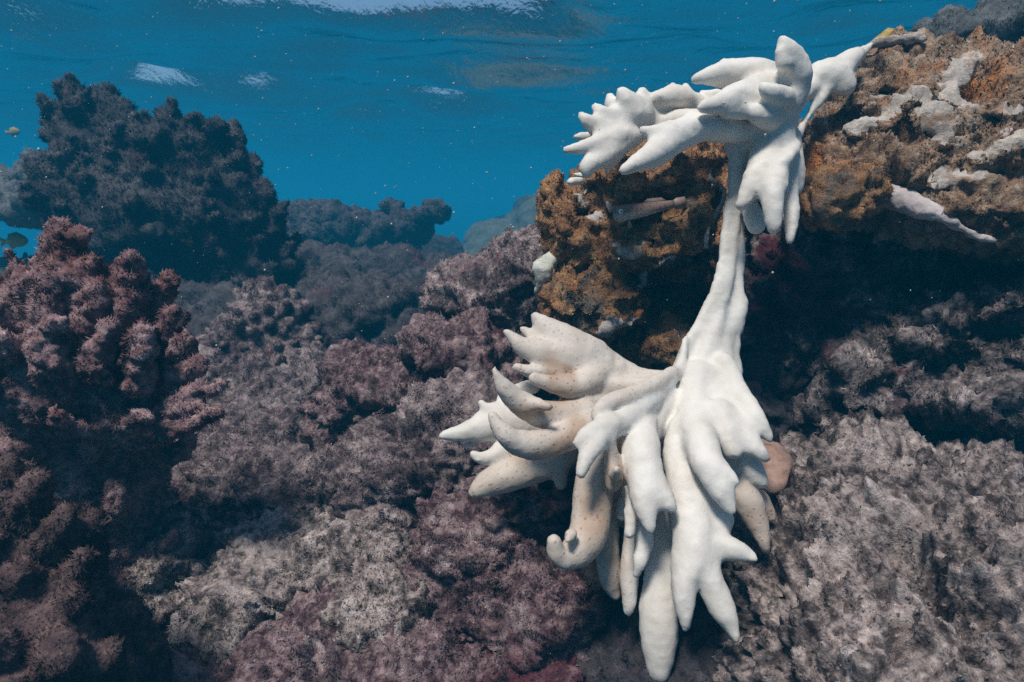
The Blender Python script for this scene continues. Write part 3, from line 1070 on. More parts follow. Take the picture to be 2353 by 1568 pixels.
def coral_attr(V, lab):
    # picture position of each point, only to look up which frond is tan
    t = np.zeros(len(V))
    names = np.array(keys)[lab]
    for conv, x, y, w, r in TAN:
        vx, vy = conv(x, y)
        q = P(vx, vy, 0.73)
        dd = ((V[:, 0] - q[0]) ** 2 + (V[:, 2] - q[2]) ** 2)
        rr = px(r * 0.36, 0.73)
        t += w * np.exp(-dd / (1.3 * rr) ** 2)
    front = np.isin(names, ['R_finger', 'V_front', 'W_upper', 'X_right', 'Y_right', 'O_lip', 'stalk', 'M_left', 'U_tongue', 'S_thin', 'S_spike'])
    t *= np.where(front, 0.25, 1.25)
    t = np.where(names == 'O_collar', 0.5, t)
    t = np.maximum(t, np.isin(names, ['N_under', 'Q_hook', 'Q_back', 'P_nub', 'Z_tan', 'N_short']) * 0.75)
    t = np.maximum(t, np.isin(names, ['K_horn', 'L_tusk', 'J_hand']) * 0.52)
    return {'tan': np.clip(t, 0, 1.2)}


split_build('bleached_coral', 'bleached white coral draped over the orange rock, two sprays joined by a thin stalk', 'coral', cf,
            lambda L: {'stalk': 'stalk', 'O_collar': 'torn_edge'}.get(keys[L], 'frond'), M['coral'],
            disp=[('fbm', 24, 0.0018), ('fbm', 70, 0.0008), ('ridge', 110, 0.0003)], seed=5, attr=coral_attr, base=P(1690, 700, .85), sm=2, fallback=keys.index('stalk'))

# ------------------------------------------------------------------ the orange rock under the coral
V4 = lambda x, y, d, rx, ry, rd, rot=None: E(*c4(x, y), d, rx * .2702, ry * .2702, rd, rot)
s4 = .2702
ORANGE_CRUSTS = [
    ([by(c4, s4, [(1400, 830, 9, .95), (1290, 825, 14, .94), (1180, 860, 22, .93), (1110, 930, 30, .925), (1110, 1000, 34, .925), (1080, 1060, 22, .93), (1085, 1130, 12, .935)])], 'crust', M['pale'], 0.9),
    ([by(c4, s4, [(740, 1440, 26, .90), (800, 1395, 32, .895), (880, 1390, 26, .90), (960, 1400, 18, .91), (1030, 1360, 15, .92), (1090, 1310, 8, .93)])], 'crust', M['pale'], 1.1),
    ([by(c4, s4, [(560, 545, 14, .93), (640, 510, 30, .92), (710, 470, 36, .915), (770, 440, 24, .915)])], 'crust', M['pale'], 0.6),
    ([by(c4, s4, [(560, 250, 30, .955), (590, 330, 28, .95), (620, 380, 16, .94)])], 'crust', M['pale'], 0.6),
    ([by(c4, s4, [(880, 700, 20, .915), (910, 770, 22, .905), (990, 810, 22, .90), (1060, 790, 22, .90), (1080, 740, 20, .905)])], 'shell_rim', M['crest'], 0.9),
    ([by(c4, s4, [(1060, 730, 14, .90), (1130, 700, 18, .90), (1190, 685, 16, .905)])], 'crust', M['pale'], 0.7),
    ([by(c4, s4, [(780, 350, 16, .92), (830, 400, 16, .91), (880, 410, 12, .91)])], 'crust', M['pale'], 0.8)]
crusted_rock('encrusted_rock', 'orange and brown encrusted rock carrying the upper spray of the white coral', 'rock',
     [V4(860, 560, 1.10, 560, 430, .16), V4(640, 900, 1.07, 340, 330, .13), V4(620, 1200, 1.04, 380, 230, .11), V4(330, 330, 1.0, 90, 220, .06, -.15),
      V4(360, 140, 1.0, 60, 70, .03), V4(420, 520, 1.0, 120, 200, .07), V4(1500, 560, .93, 160, 200, .06), V4(1560, 420, .92, 120, 90, .05),
      V4(1300, 480, .93, 90, 80, .04), V4(1560, 250, .97, 190, 180, .09), V4(1380, 110, .93, 160, 70, .045, .5), V4(1180, 190, .93, 170, 75, .045, .25), V4(960, 190, .92, 100, 85, .045),
      V4(860, 310, .93, 110, 80, .045), V4(700, 180, .98, 130, 120, .05), V4(820, 60, .95, 200, 60, .07, .5), V4(560, 330, .99, 110, 140, .05), V4(960, 780, .96, 190, 90, .05), V4(1200, 740, .95, 200, 90, .05),
      V4(760, 780, .98, 160, 110, .06), V4(560, 660, .98, 160, 120, .06), V4(460, 1060, .98, 130, 110, .06), V4(760, 1010, .97, 200, 100, .06), V4(900, 1110, .95, 170, 60, .05), V4(560, 1150, .96, 200, 60, .05),
      V4(860, 1260, .97, 230, 120, .05), V4(680, 1340, .97, 130, 110, .05), V4(420, 1240, .97, 110, 80, .05), V4(1100, 620, .98, 200, 120, .06), V4(1240, 900, 1.08, 320, 80, .10),
      V4(1000, 100, 1.08, 520, 140, .14, .25), V4(1700, 600, 1.15, 200, 600, .10), V4(1100, 1300, 1.22, 500, 300, .12),
      V4(1420, -40, 1.16, 420, 190, .12), V4(1450, 1020, 1.22, 300, 260, .08), V4(1150, 1250, 1.08, 170, 160, .05), V4(1300, 1400, 1.05, 200, 120, .05), V4(1250, 1560, 1.02, 400, 120, .06)],
     0.0055, M['orange'], ORANGE_CRUSTS, k=0.022, thin=.9, carve=[V4(1040, 440, .89, 240, 50, .05, .1), V4(640, 480, .94, 60, 40, .03), V4(1040, 570, .92, 35, 45, .025), V4(560, 560, .94, 35, 35, .02), V4(1340, 1130, .98, 240, 250, .12), V4(1740, 30, .95, 90, 220, .1)],
     disp=[('fbm', 16, .014), ('ridge', 34, .009), ('pit', 30, .010), ('fbm', 90, .0045), ('ridge', 130, .003)],
     blades=[dict(n=130000, length=.0035, width=.0026, up=.2, thr=-.3, patch=14), dict(n=30000, length=.007, width=.0016, up=.3, thr=.1, patch=20)], seed=21)


# chalky crusts and flaps where the dead skin peels off the rock
def strip(name, label, cat, pts, mat, h=0.003, conv=None, s=1.0, disp=(('fbm', 70, .003), ('fbm', 200, .0015)), k=.006, blades=None, seed=3, group=None, on=None, sink=.35):
    f = Field(h)
    if on:
        new = []
        for ch in pts:
            ds = []
            for x, y, r, d in ch:
                vx, vy = conv(x, y) if conv else (x, y)
                ds.append(np.clip(depth_at(on, vx, vy, d), d - .10, d + .10))
            ds = np.convolve(np.r_[ds[0], ds, ds[-1]], [.25, .5, .25], 'valid')
            new.append([(x, y, r, dd - px(r * s, dd) * sink) for (x, y, r, d), dd in zip(ch, ds)])
        pts = new
    f.add([f.chain(chain_px([(x, y, r * s, d) for x, y, r, d in ch], conv)) for ch in pts], k, 0)
    V, F, lab = f.build()
    F = F[largest(F)]
    used, inv = np.unique(F, return_inverse=True)
    V, F = V[used], inv.reshape(-1, 4)
    V = displaced(V, F, disp, seed)
    base = np.array([V[:, 0].mean(), V[:, 1].mean(), V[:, 2].min()])
    V, F, F3, N, t = finish(V, F, mat, name, seed, blades)
    o = link(name, mesh_np(name, V - base, F, F3, N, {'tint': t}, mat), loc=base)
    return tag(o, label, cat, group)


s4 = .2702
strip('dead_crust', 'thin pinkish white crust running down between orange rock and stalk', 'crust',
      [[(1700, 30, 10, .91), (1690, 130, 18, .91), (1790, 210, 26, .90), (1800, 300, 20, .90), (1740, 430, 24, .90), (1680, 540, 22, .895), (1650, 640, 26, .89), (1650, 710, 16, .89)]], M['pale'], conv=c4, s=s4, on='encrusted_rock', seed=33)
strip('sponge_flap', 'pale cream and green sponge flap on the left edge of the orange rock', 'sponge',
      [[(320, 800, 45, .98), (270, 880, 80, .97), (260, 960, 75, .97), (230, 1040, 50, .975), (200, 1090, 22, .985)], [(330, 860, 50, .985), (320, 960, 50, .985)], [(210, 900, 28, .975), (240, 860, 40, .975)], [(280, 1020, 50, .975), (280, 1090, 18, .98)]],
      M['flap'], conv=c4, s=s4, seed=35, disp=(('fbm', 35, .006), ('ridge', 60, .003)))
# ------------------------------------------------------------------ right: the ledge, the shaded wall and the slab
LEDGE_CRUSTS = [
    ([[(1945, 292, 7, .885), (1990, 296, 11, .875), (2040, 270, 12, .87), (2070, 240, 15, .86), (2100, 215, 15, .855), (2125, 248, 14, .85), (2155, 268, 12, .845), (2172, 300, 11, .84), (2165, 340, 6, .84)]], 'crust', M['crest'], .9),
    ([[(2240, 130, 15, .90), (2222, 150, 17, .89), (2205, 165, 16, .89), (2190, 200, 19, .875), (2195, 222, 15, .865), (2230, 245, 9, .84), (2270, 258, 9, .82), (2320, 262, 8, .80), (2370, 258, 8, .78)]], 'crust', M['crest'], .8),
    ([[(2165, 405, 8, .83), (2195, 414, 12, .82), (2240, 416, 10, .81), (2290, 408, 7, .80)]], 'crust', M['crest'], .7),
    ([[(2010, 225, 14, .93), (2030, 250, 16, .92)]], 'crust', M['crest'], .0),
    ([[(2300, 330, 10, .85), (2340, 322, 12, .84), (2380, 318, 10, .83)]], 'crust', M['crest'], .5),
    ([[(2250, 360, 8, .85), (2280, 352, 10, .85), (2320, 356, 8, .84)]], 'crust', M['crest'], .4)]
crusted_rock('rock_ledge', 'broad brown and beige rock ledge rising to the upper right', 'rock',
     [E(2180, 360, 1.04, 320, 160, .22, .0), E(2330, 400, .95, 250, 180, .18), E(2060, 285, 1.04, 110, 130, .14), E(2170, 225, 1.06, 170, 85, .16), E(2350, 260, 1.0, 190, 120, .16),
      E(1950, 345, 1.0, 90, 100, .10), E(1930, 420, .96, 80, 70, .08), E(2120, 410, .94, 170, 90, .10), E(2300, 500, .88, 200, 80, .12, -.12), E(2450, 490, .84, 180, 130, .12), E(2050, 160, 1.08, 60, 36, .06),
      E(2130, 155, 1.06, 90, 34, .08, .1), E(2010, 245, .99, 50, 60, .05), E(2240, 270, .93, 80, 50, .05), E(2200, 440, .89, 110, 50, .06), E(2330, 340, .86, 100, 50, .06), E(2360, 190, .96, 80, 40, .06, .3)],
     0.0055, M['ledge'], LEDGE_CRUSTS, k=0.03, k_crust=.016, carve=[E(1975, 262, .92, 45, 32, .06, .3), E(2125, 320, .88, 26, 22, .04), E(2040, 225, .94, 25, 20, .04), E(2290, 300, .86, 40, 14, .03), E(2240, 200, .94, 40, 14, .03, .2)],
     disp=[('fbm', 8, .02), ('ridge', 11, .016), ('ridge', 24, .014), ('pit', 30, .014), ('fbm', 70, .006), ('ridge', 110, .005)],
     blades=[dict(n=120000, length=.004, width=.003, up=.2, thr=-.2, patch=12)], seed=41, clip=(np.array([-9, .3, -.5]), np.array([1.5, 9, 9])))
strip('ridge_crust', 'white crest along the top edge of the ledge beside the coral', 'crust',
      [[(1995, 108, 6, .965), (2020, 97, 11, .97), (2060, 93, 10, .975), (2095, 87, 12, .98), (2115, 88, 13, .98)], [(2240, 120, 14, .93), (2290, 98, 10, .92), (2350, 84, 8, .90)]], M['crest'], on='rock_ledge', seed=54, s=1.0, sink=.15)
rock('rock_lump', 'brown knobbly lump at the base of the tapering white sponge', 'rock',
     [E(1930, 462, .87, 75, 60, .05), E(1985, 430, .87, 40, 40, .035), E(1880, 480, .88, 40, 35, .04), E(1925, 420, .87, 55, 30, .04)],
     0.0045, M['orange'], k=.02, disp=[('knob', 45, .010), ('fbm', 40, .008), ('ridge', 90, .004)], blades=[dict(n=9000, length=.005, width=.0013, up=.2)], seed=61)
strip('horn_sponge', 'white tapering horn shaped sponge pointing down to the right under the ledge', 'sponge',
      [[(1990, 470, 30, .86), (2020, 450, 30, .84), (2060, 455, 34, .82), (2110, 475, 31, .80), (2160, 495, 22, .78), (2200, 520, 14, .77), (2240, 540, 10, .76), (2285, 555, 6, .75)]],
      M['horn'], on='rock_ledge', seed=62, s=.82, disp=(('fbm', 40, .003), ('fbm', 120, .0015)))
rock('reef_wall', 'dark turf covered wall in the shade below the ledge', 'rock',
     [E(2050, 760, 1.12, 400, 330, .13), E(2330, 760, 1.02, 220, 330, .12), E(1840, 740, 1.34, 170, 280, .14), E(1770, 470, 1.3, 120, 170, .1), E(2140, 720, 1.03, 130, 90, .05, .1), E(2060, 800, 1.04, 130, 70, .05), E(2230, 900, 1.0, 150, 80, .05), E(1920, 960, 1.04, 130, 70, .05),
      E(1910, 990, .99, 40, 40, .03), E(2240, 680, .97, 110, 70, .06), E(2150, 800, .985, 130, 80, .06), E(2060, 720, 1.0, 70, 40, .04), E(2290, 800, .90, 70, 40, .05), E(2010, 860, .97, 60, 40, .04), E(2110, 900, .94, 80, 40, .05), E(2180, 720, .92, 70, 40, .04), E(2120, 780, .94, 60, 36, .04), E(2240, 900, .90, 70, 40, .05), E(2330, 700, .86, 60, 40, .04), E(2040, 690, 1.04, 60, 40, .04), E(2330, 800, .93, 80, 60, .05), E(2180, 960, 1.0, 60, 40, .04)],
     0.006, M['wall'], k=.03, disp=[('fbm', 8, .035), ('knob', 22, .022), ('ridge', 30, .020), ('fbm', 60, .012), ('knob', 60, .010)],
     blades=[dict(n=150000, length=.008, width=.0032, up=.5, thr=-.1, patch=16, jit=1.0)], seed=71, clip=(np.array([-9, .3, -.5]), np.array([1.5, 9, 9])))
rock('rubble_slab', 'pale beige turf covered slab filling the lower right corner', 'rock',
     [E(2100, 1330, .80, 420, 260, .22), E(2350, 1400, .66, 330, 270, .20), E(1950, 1500, .72, 260, 230, .14), E(2060, 1120, .92, 230, 80, .10, -.1), E(1890, 1110, .86, 80, 60, .05), E(2250, 1170, .84, 190, 90, .10, -.2), E(2150, 1600, .62, 400, 230, .12)],
     0.0042, M['turf_pale'], k=.06, disp=[('fbm', 8, .026), ('knob', 8, .030), ('ridge', 16, .012), ('pit', 17, .034), ('pit', 30, .022), ('ridge', 34, .013), ('pit', 55, .010), ('ridge', 75, .005), ('fbm', 130, .005)],
     blades=[dict(n=90000, length=.0022, width=.003, up=.1, thr=-.1, patch=16)], seed=81, clip=(np.array([-9, .2, -.3]), np.array([1.2, 9, 9])))
rock('lump_sponge', 'smooth peach coloured sponge lump beside the hanging fronds on the pale slab', 'sponge',
     [E(1775, 1060, .83, 46, 32, .03, .1), E(1765, 1108, .81, 42, 24, .025, .3), E(1765, 1030, .85, 24, 18, .02), E(1800, 1235, .80, 30, 26, .02), E(1720, 1290, .80, 40, 26, .02)], 0.0035, M['sponge'], k=.015, disp=[('fbm', 30, .004), ('pit', 60, .002)], seed=91)
rock('shadow_toned_boulder', 'boulder under the hanging fronds, their shadow put into its dark colour', 'rock',
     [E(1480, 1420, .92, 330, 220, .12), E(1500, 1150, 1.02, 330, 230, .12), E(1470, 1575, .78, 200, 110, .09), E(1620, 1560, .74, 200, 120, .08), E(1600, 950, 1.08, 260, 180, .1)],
     0.007, M['dark'], k=.05, disp=[('fbm', 8, .03), ('knob', 11, .035), ('ridge', 30, .014), ('pit', 34, .012), ('ridge', 80, .007)], blades=[dict(n=120000, length=.004, width=.003, up=.3, thr=-.4)], seed=95)  # dark turf colour stands in for the shadow of the coral above

# ------------------------------------------------------------------ finger corals


def on_shell(cores, n, seed, minup=-0.2, front=None, mind=0.02):
    """points spread over the outside of a set of ellipsoids, with outward directions"""
    r = np.random.default_rng(seed)
    pts = []
    tries = 0
    while len(pts) < n and tries < n * 80:
        tries += 1
        c = cores[r.integers(len(cores))]
        u = r.normal(0, 1, 3)
        u /= np.linalg.norm(u)
        cen, rad = np.array(c[1]), np.array(c[2])
        p = cen + u * rad
        nn = u / rad
        nn /= np.linalg.norm(nn)
        if nn[2] < minup or (front is not None and nn[1] > front):
            continue
        ok = all((((p - np.array(k[1])) / np.array(k[2])) ** 2).sum() > 0.9 for k in cores if k is not c)
        if ok and all(((p - q[0]) ** 2).sum() > mind ** 2 for q in pts):
            pts.append((p, nn))
    return pts


def finger_coral(name, label, cores, fingers, h, mat, n, flen, frad, seed, up=0.6, minup=-0.2, front=0.5, mind=0.03, blades=None, disp=(), k=.02, lean=(0, 0, 0), group=None, part='branch', clip=None):
    f = Field(h)
    f.add(cores, .05, 0, 0)
    lab = 1
    r = np.random.default_rng(seed)
    for ch in fingers:
        f.add([f.chain(chain_px(ch))], .005, k, lab)
        lab += 1
    for p, nn in on_shell(cores, n, seed, minup, front, mind):
        d = nn + np.array([0, 0, up]) + np.array(lean) + r.normal(0, .18, 3)
        d /= np.linalg.norm(d)
        L = flen * (.6 + .8 * r.random())
        q = frad * (.75 + .5 * r.random())
        bend = r.normal(0, .12, 3) * L
        rows = [(*(p - nn * frad), q * 1.25), (*(p + d * L * .5 + bend), q * 1.08), (*(p + d * L), q * .72)]
        f.add([f.chain(rows)], .005, k, lab)
        lab += 1
    nmax = 96
    return split_build(name, label, 'coral', f, lambda L: 'base' if L == 0 or L > nmax else part, mat, disp=disp, blades=blades, seed=seed, group=group, sm=1, clip=clip)


# left foreground
finger_coral('finger_coral', 'purple brown finger coral close to the left edge, lit on its upper tips',
    [E(170, 850, .87, 160, 170, .10), E(280, 820, .88, 95, 130, .08), E(190, 1050, .96, 180, 220, .10), E(190, 1350, .98, 180, 330, .10), E(60, 760, .87, 80, 110, .07), E(330, 940, .88, 75, 90, .07)],
    [[(150, 800, 45, .82), (165, 690, 42, .80), (150, 610, 38, .79), (140, 545, 32, .785), (135, 528, 26, .785)],
     [(160, 640, 36, .79), (195, 620, 30, .79), (215, 600, 18, .79)], [(150, 560, 28, .785), (180, 545, 18, .785), (205, 535, 14, .785)],
     [(110, 780, 40, .80), (112, 690, 38, .78), (115, 620, 26, .78)], [(120, 680, 30, .78), (150, 640, 26, .78)],
     [(60, 760, 40, .80), (55, 690, 32, .79), (50, 650, 24, .785), (55, 630, 20, .785)], [(55, 680, 22, .785), (25, 665, 14, .785)],
     [(290, 740, 40, .82), (300, 660, 36, .81), (298, 610, 27, .80), (296, 595, 20, .80)], [(250, 740, 34, .82), (255, 670, 28, .81), (252, 630, 20, .81)],
     [(350, 740, 30, .84), (368, 690, 22, .84), (360, 665, 16, .84)], [(370, 790, 30, .83), (395, 740, 26, .82), (405, 715, 18, .82)], [(390, 830, 28, .83), (425, 790, 20, .82), (432, 775, 15, .82)],
     [(400, 870, 28, .83), (445, 845, 20, .82), (470, 835, 14, .82)], [(400, 930, 28, .82), (450, 905, 20, .81), (505, 890, 13, .80)], [(390, 950, 26, .82), (450, 935, 18, .81), (500, 950, 12, .80)], [(380, 990, 24, .82), (430, 980, 20, .81), (480, 960, 12, .80)],
     [(200, 760, 34, .80), (215, 690, 28, .79), (230, 650, 20, .79)], [(140, 880, 40, .78), (115, 830, 40, .76), (95, 800, 30, .75)], [(210, 860, 36, .79), (235, 800, 32, .77), (250, 760, 24, .76)],
     [(320, 880, 32, .79), (325, 810, 30, .78), (330, 775, 24, .775)]],
    0.0042, M['finger'], 76, .064, .0112, 101, up=.8, minup=-.1, front=.1, mind=.028, k=.005,
    disp=[('fbm', 40, .004), ('knob', 62, .006), ('fbm', 140, .003)],
    blades=[dict(n=230000, length=.0055, width=.002, up=.1, thr=-.7, patch=20, jit=.6)])
finger_coral('finger_coral', 'blurred finger coral in the lower left corner, nearest the lens, corner darkness put into its colour',
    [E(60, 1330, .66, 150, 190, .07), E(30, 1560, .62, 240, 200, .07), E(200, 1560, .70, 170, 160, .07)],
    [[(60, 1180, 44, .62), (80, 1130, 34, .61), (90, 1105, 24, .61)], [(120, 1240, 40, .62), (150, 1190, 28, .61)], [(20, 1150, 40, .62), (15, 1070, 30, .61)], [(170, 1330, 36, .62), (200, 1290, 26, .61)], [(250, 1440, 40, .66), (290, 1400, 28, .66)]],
    0.005, M['finger_corner_dark'], 26, .03, .015, 111, up=.6, minup=-.2, front=.2, mind=.034, k=.012,
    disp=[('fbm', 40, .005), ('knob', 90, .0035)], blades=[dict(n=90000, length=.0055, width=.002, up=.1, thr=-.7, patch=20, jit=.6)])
# big colony in the middle distance
finger_coral('finger_coral', 'large dark dead coral colony rising against the blue water at left, knobs along its top',
    [E(375, 520, 2.40, 205, 170, .32), E(215, 330, 2.38, 62, 105, .16), E(420, 390, 2.36, 130, 100, .20), E(500, 400, 2.36, 60, 100, .18), E(550, 520, 2.34, 80, 120, .22), E(200, 465, 2.3, 72, 85, .18), E(420, 680, 2.5, 240, 160, .3), E(600, 640, 2.4, 70, 140, .2)],
    [[(215, 330, 30, 2.3), (180, 240, 28, 2.3), (158, 208, 13, 2.3)], [(240, 300, 30, 2.3), (255, 230, 20, 2.3), (245, 202, 11, 2.3)], [(270, 310, 28, 2.3), (285, 260, 18, 2.3), (280, 240, 12, 2.3)],
     [(180, 330, 28, 2.25), (135, 275, 16, 2.25), (122, 262, 10, 2.25)], [(170, 360, 26, 2.25), (125, 325, 16, 2.25), (112, 312, 10, 2.25)], [(150, 400, 30, 2.25), (105, 365, 16, 2.25)], [(140, 440, 26, 2.25), (85, 400, 16, 2.25), (76, 392, 10, 2.25)],
     [(330, 330, 26, 2.3), (330, 275, 18, 2.3)], [(380, 340, 26, 2.3), (378, 285, 17, 2.3), (375, 262, 11, 2.3)], [(430, 330, 24, 2.3), (430, 290, 14, 2.3)], [(490, 330, 26, 2.3), (500, 290, 18, 2.3), (497, 270, 11, 2.3)], [(535, 350, 26, 2.3), (548, 305, 14, 2.3)],
     [(560, 420, 26, 2.3), (585, 385, 16, 2.3)], [(600, 470, 26, 2.3), (615, 430, 14, 2.3)], [(630, 520, 22, 2.3), (655, 470, 12, 2.3)], [(330, 400, 26, 2.15), (320, 330, 18, 2.12), (315, 300, 12, 2.12)]],
    0.011, M['dark'], 80, .045, .024, 121, up=.7, minup=-.1, front=.05, mind=.06, k=.018,
    disp=[('fbm', 16, .016), ('knob', 34, .010), ('fbm', 60, .005)],
    blades=[dict(n=170000, length=.015, width=.0055, up=.3, thr=-.6, patch=8, jit=.8)])
finger_coral('finger_coral', 'blue grey coral reaching in from the left edge behind the large dark colony',
    [E(-20, 455, 3.0, 120, 50, .25), E(60, 465, 2.95, 65, 42, .2), E(100, 490, 2.9, 60, 36, .2)],
    [[(60, 440, 30, 2.9), (70, 380, 20, 2.9), (68, 350, 10, 2.9)], [(40, 450, 26, 2.9), (45, 410, 18, 2.9)], [(0, 430, 30, 2.9), (-5, 400, 20, 2.9)], [(20, 440, 30, 2.9), (25, 410, 18, 2.9)]],
    0.016, M['blue_coral'], 16, .06, .04, 131, up=.4, minup=.1, front=.3, mind=.09, k=.03, disp=[('fbm', 12, .02), ('fbm', 40, .01)], blades=[dict(n=20000, length=.014, width=.004, up=.2, thr=-.6)])
finger_coral('finger_coral', 'small mauve knobbly coral head on the grey mound left of centre',
    [E(620, 760, 1.72, 85, 75, .10), E(620, 710, 1.72, 62, 45, .08), E(560, 800, 1.7, 70, 50, .09), E(660, 820, 1.7, 80, 60, .09)],
    [[(488, 810, 12, 1.66), (485, 790, 13, 1.66), (484, 780, 9, 1.66)]],
    0.007, M['turf'], 90, .028, .0135, 141, up=.45, minup=-.3, front=.2, mind=.028, k=.009, disp=[('fbm', 30, .004), ('fbm', 90, .003)],
    blades=[dict(n=50000, length=.007, width=.002, up=.2, thr=-.6, patch=12)])
finger_coral('finger_coral', 'blue grey knobbly coral on top of the ledge in the upper right corner',
    [E(2230, 95, 1.25, 90, 45, .10), E(2340, 80, 1.22, 80, 50, .10), E(2180, 100, 1.24, 50, 25, .06)],
    [[(2210, 80, 26, 1.18), (2208, 45, 20, 1.18), (2207, 28, 10, 1.18)], [(2160, 90, 20, 1.2), (2152, 65, 14, 1.2)], [(2260, 70, 26, 1.18), (2262, 45, 18, 1.18), (2262, 34, 10, 1.18)], [(2180, 80, 22, 1.19), (2180, 50, 16, 1.19)], [(2310, 70, 28, 1.18), (2320, 45, 20, 1.18)], [(2345, 60, 26, 1.18), (2348, 35, 20, 1.18)]],
    0.007, M['blue_coral'], 26, .03, .022, 151, up=.5, minup=-.4, front=.2, mind=.045, k=.012, disp=[('fbm', 30, .005), ('knob', 80, .003)],
    blades=[dict(n=30000, length=.005, width=.0016, up=.1, thr=-.6)])
finger_coral('finger_coral', 'cluster of short grey coral stubs far off at the left edge under the yellow fish',
    [E(20, 640, 3.4, 120, 40, .3), E(60, 625, 3.3, 70, 30, .2)],
    [[(60, 630, 10, 3.2), (58, 600, 8, 3.2), (58, 584, 6, 3.2)], [(75, 630, 14, 3.2), (76, 605, 11, 3.2), (76, 592, 7, 3.2)], [(95, 630, 12, 3.2), (95, 608, 9, 3.2)], [(20, 620, 10, 3.2), (16, 590, 6, 3.2)], [(35, 625, 9, 3.2), (38, 600, 5, 3.2)], [(0, 620, 12, 3.2), (-2, 596, 8, 3.2)], [(45, 625, 8, 3.2), (46, 603, 5, 3.2)], [(40, 640, 16, 3.1), (48, 622, 10, 3.1)]],
    0.012, M['far'], 6, .05, .02, 161, up=.8, mind=.08, k=.02, disp=[('fbm', 20, .008)])

# ------------------------------------------------------------------ reef rocks and turf mounds
TB = dict(up=.35, thr=-.35, jit=.9)
G = 'turf covered reef mounds'


def mound(label, prims, mat, seed, h=.008, L=.008, W=.0018, n=45000, disp=None, name='turf_mound', cat='mound', patch=9, k=.04, group=G, clip=None, thr=-.35):
    s = h / .008
    disp = disp or [('fbm', 6, .03), ('knob', 8, .042), ('billow', 20, .014), ('ridge', 42, .010), ('pit', 45, .008), ('ridge', 95, .006)]
    return rock(name, label, cat, prims, h, mat, k=k, disp=disp, blades=[dict(n=n, length=L * .5, width=W * 1.2, up=.25, thr=thr, jit=.9, patch=patch)], seed=seed, group=group, clip=clip)


mound('grey turf boulder directly left of the orange rock', [E(1165, 700, 1.30, 145, 105, .15), E(1240, 635, 1.28, 90, 66, .1), E(1085, 705, 1.32, 62, 52, .08), E(1200, 800, 1.35, 180, 120, .15)], M['turf'], 201, h=.0065, n=100000, L=.009, W=.0022)
mound('small grey and maroon mound between the grey boulder and the white fingers', [E(1050, 800, 1.16, 85, 55, .09), E(1120, 830, 1.18, 90, 60, .09), E(1000, 790, 1.17, 36, 36, .05)], M['turf_red'], 202, h=.007, n=35000)
mound('low maroon turf mound in the centre with red knobs on top', [E(880, 930, 1.28, 140, 95, .12), E(1000, 920, 1.26, 150, 80, .12), E(800, 910, 1.32, 60, 70, .08), E(880, 840, 1.26, 22, 16, .02), E(925, 850, 1.25, 22, 14, .02), E(1080, 920, 1.15, 90, 70, .08)], M['turf_red'], 203, h=.0065, n=80000, W=.0022)
mound('purple grey turf boulder left of the lowest white tusk', [E(990, 1100, 1.05, 180, 140, .13), E(1070, 1000, 1.06, 130, 110, .11), E(880, 1120, 1.1, 90, 120, .09), E(950, 1250, 1.05, 180, 130, .12), E(1100, 1180, 1.03, 90, 90, .08)], M['turf'], 204, h=.006, n=100000, W=.0021)
mound('pale grey mound carrying the small mauve knobbly coral', [E(600, 900, 1.66, 170, 80, .18), E(510, 870, 1.62, 80, 60, .12), E(720, 860, 1.7, 70, 60, .12), E(620, 1000, 1.55, 190, 90, .16)], M['turf'], 205, n=55000, L=.009, W=.0022)
mound('grey lumpy mound with greenish patch left of the purple boulder', [E(720, 1120, 1.25, 120, 80, .12), E(600, 1100, 1.30, 120, 80, .12), E(540, 1180, 1.28, 140, 100, .12), E(700, 1230, 1.20, 170, 90, .12), E(490, 1060, 1.35, 60, 50, .08), E(640, 1000, 1.42, 180, 60, .12)], M['turf'], 206, h=.0065, n=100000, W=.0024)
mound('round fuzzy grey ball above its smaller twin beside the left coral', [E(410, 1300, .97, 62, 55, .05), E(360, 1250, 1.0, 55, 45, .05)], M['turf_pale'], 207, h=.006, n=22000, L=.007, W=.0021)
mound('smaller fuzzy grey ball at the foot of the left coral', [E(420, 1400, .90, 52, 42, .035)], M['turf_pale'], 208, h=.006, n=12000, L=.007, W=.0021)
mound('large pinkish grey turf dome in the foreground left of centre', [E(640, 1330, .97, 150, 120, .10), E(760, 1300, .98, 120, 100, .09), E(560, 1400, .93, 90, 90, .08)], M['turf_pale'], 209, h=.006, n=60000, L=.007, W=.0021)
mound('pinkish turf dome right of the large foreground dome', [E(870, 1380, .92, 110, 110, .09), E(930, 1440, .88, 120, 90, .08)], M['turf_pale'], 210, h=.006, n=40000, L=.007, W=.0021)
mound('maroon turf rock below the lowest white tusk', [E(1080, 1300, .90, 110, 130, .08, .5), E(1150, 1220, .91, 90, 110, .07), E(1000, 1330, .89, 75, 75, .06), E(1130, 1430, .85, 150, 110, .08), E(1250, 1400, .85, 100, 120, .07)], M['turf_red'], 211, h=.006, n=75000, L=.009, W=.0021, thr=-.45)
mound('wide grey and maroon turf bank along the bottom edge', [E(720, 1560, .82, 330, 110, .11), E(1050, 1570, .78, 260, 90, .09), E(450, 1570, .84, 160, 90, .10), E(880, 1500, .86, 200, 60, .08)], M['turf_red'], 212, h=.006, n=90000, L=.007, W=.0021, clip=(np.array([-9, .2, -.3]), np.array([9, 9, 9])))
mound('dark rough mound filling the gap under the left coral', [E(330, 1450, 1.05, 140, 180, .12), E(380, 1180, 1.2, 110, 110, .1), E(450, 1230, 1.15, 80, 50, .07)], M['turf'], 213, n=30000)
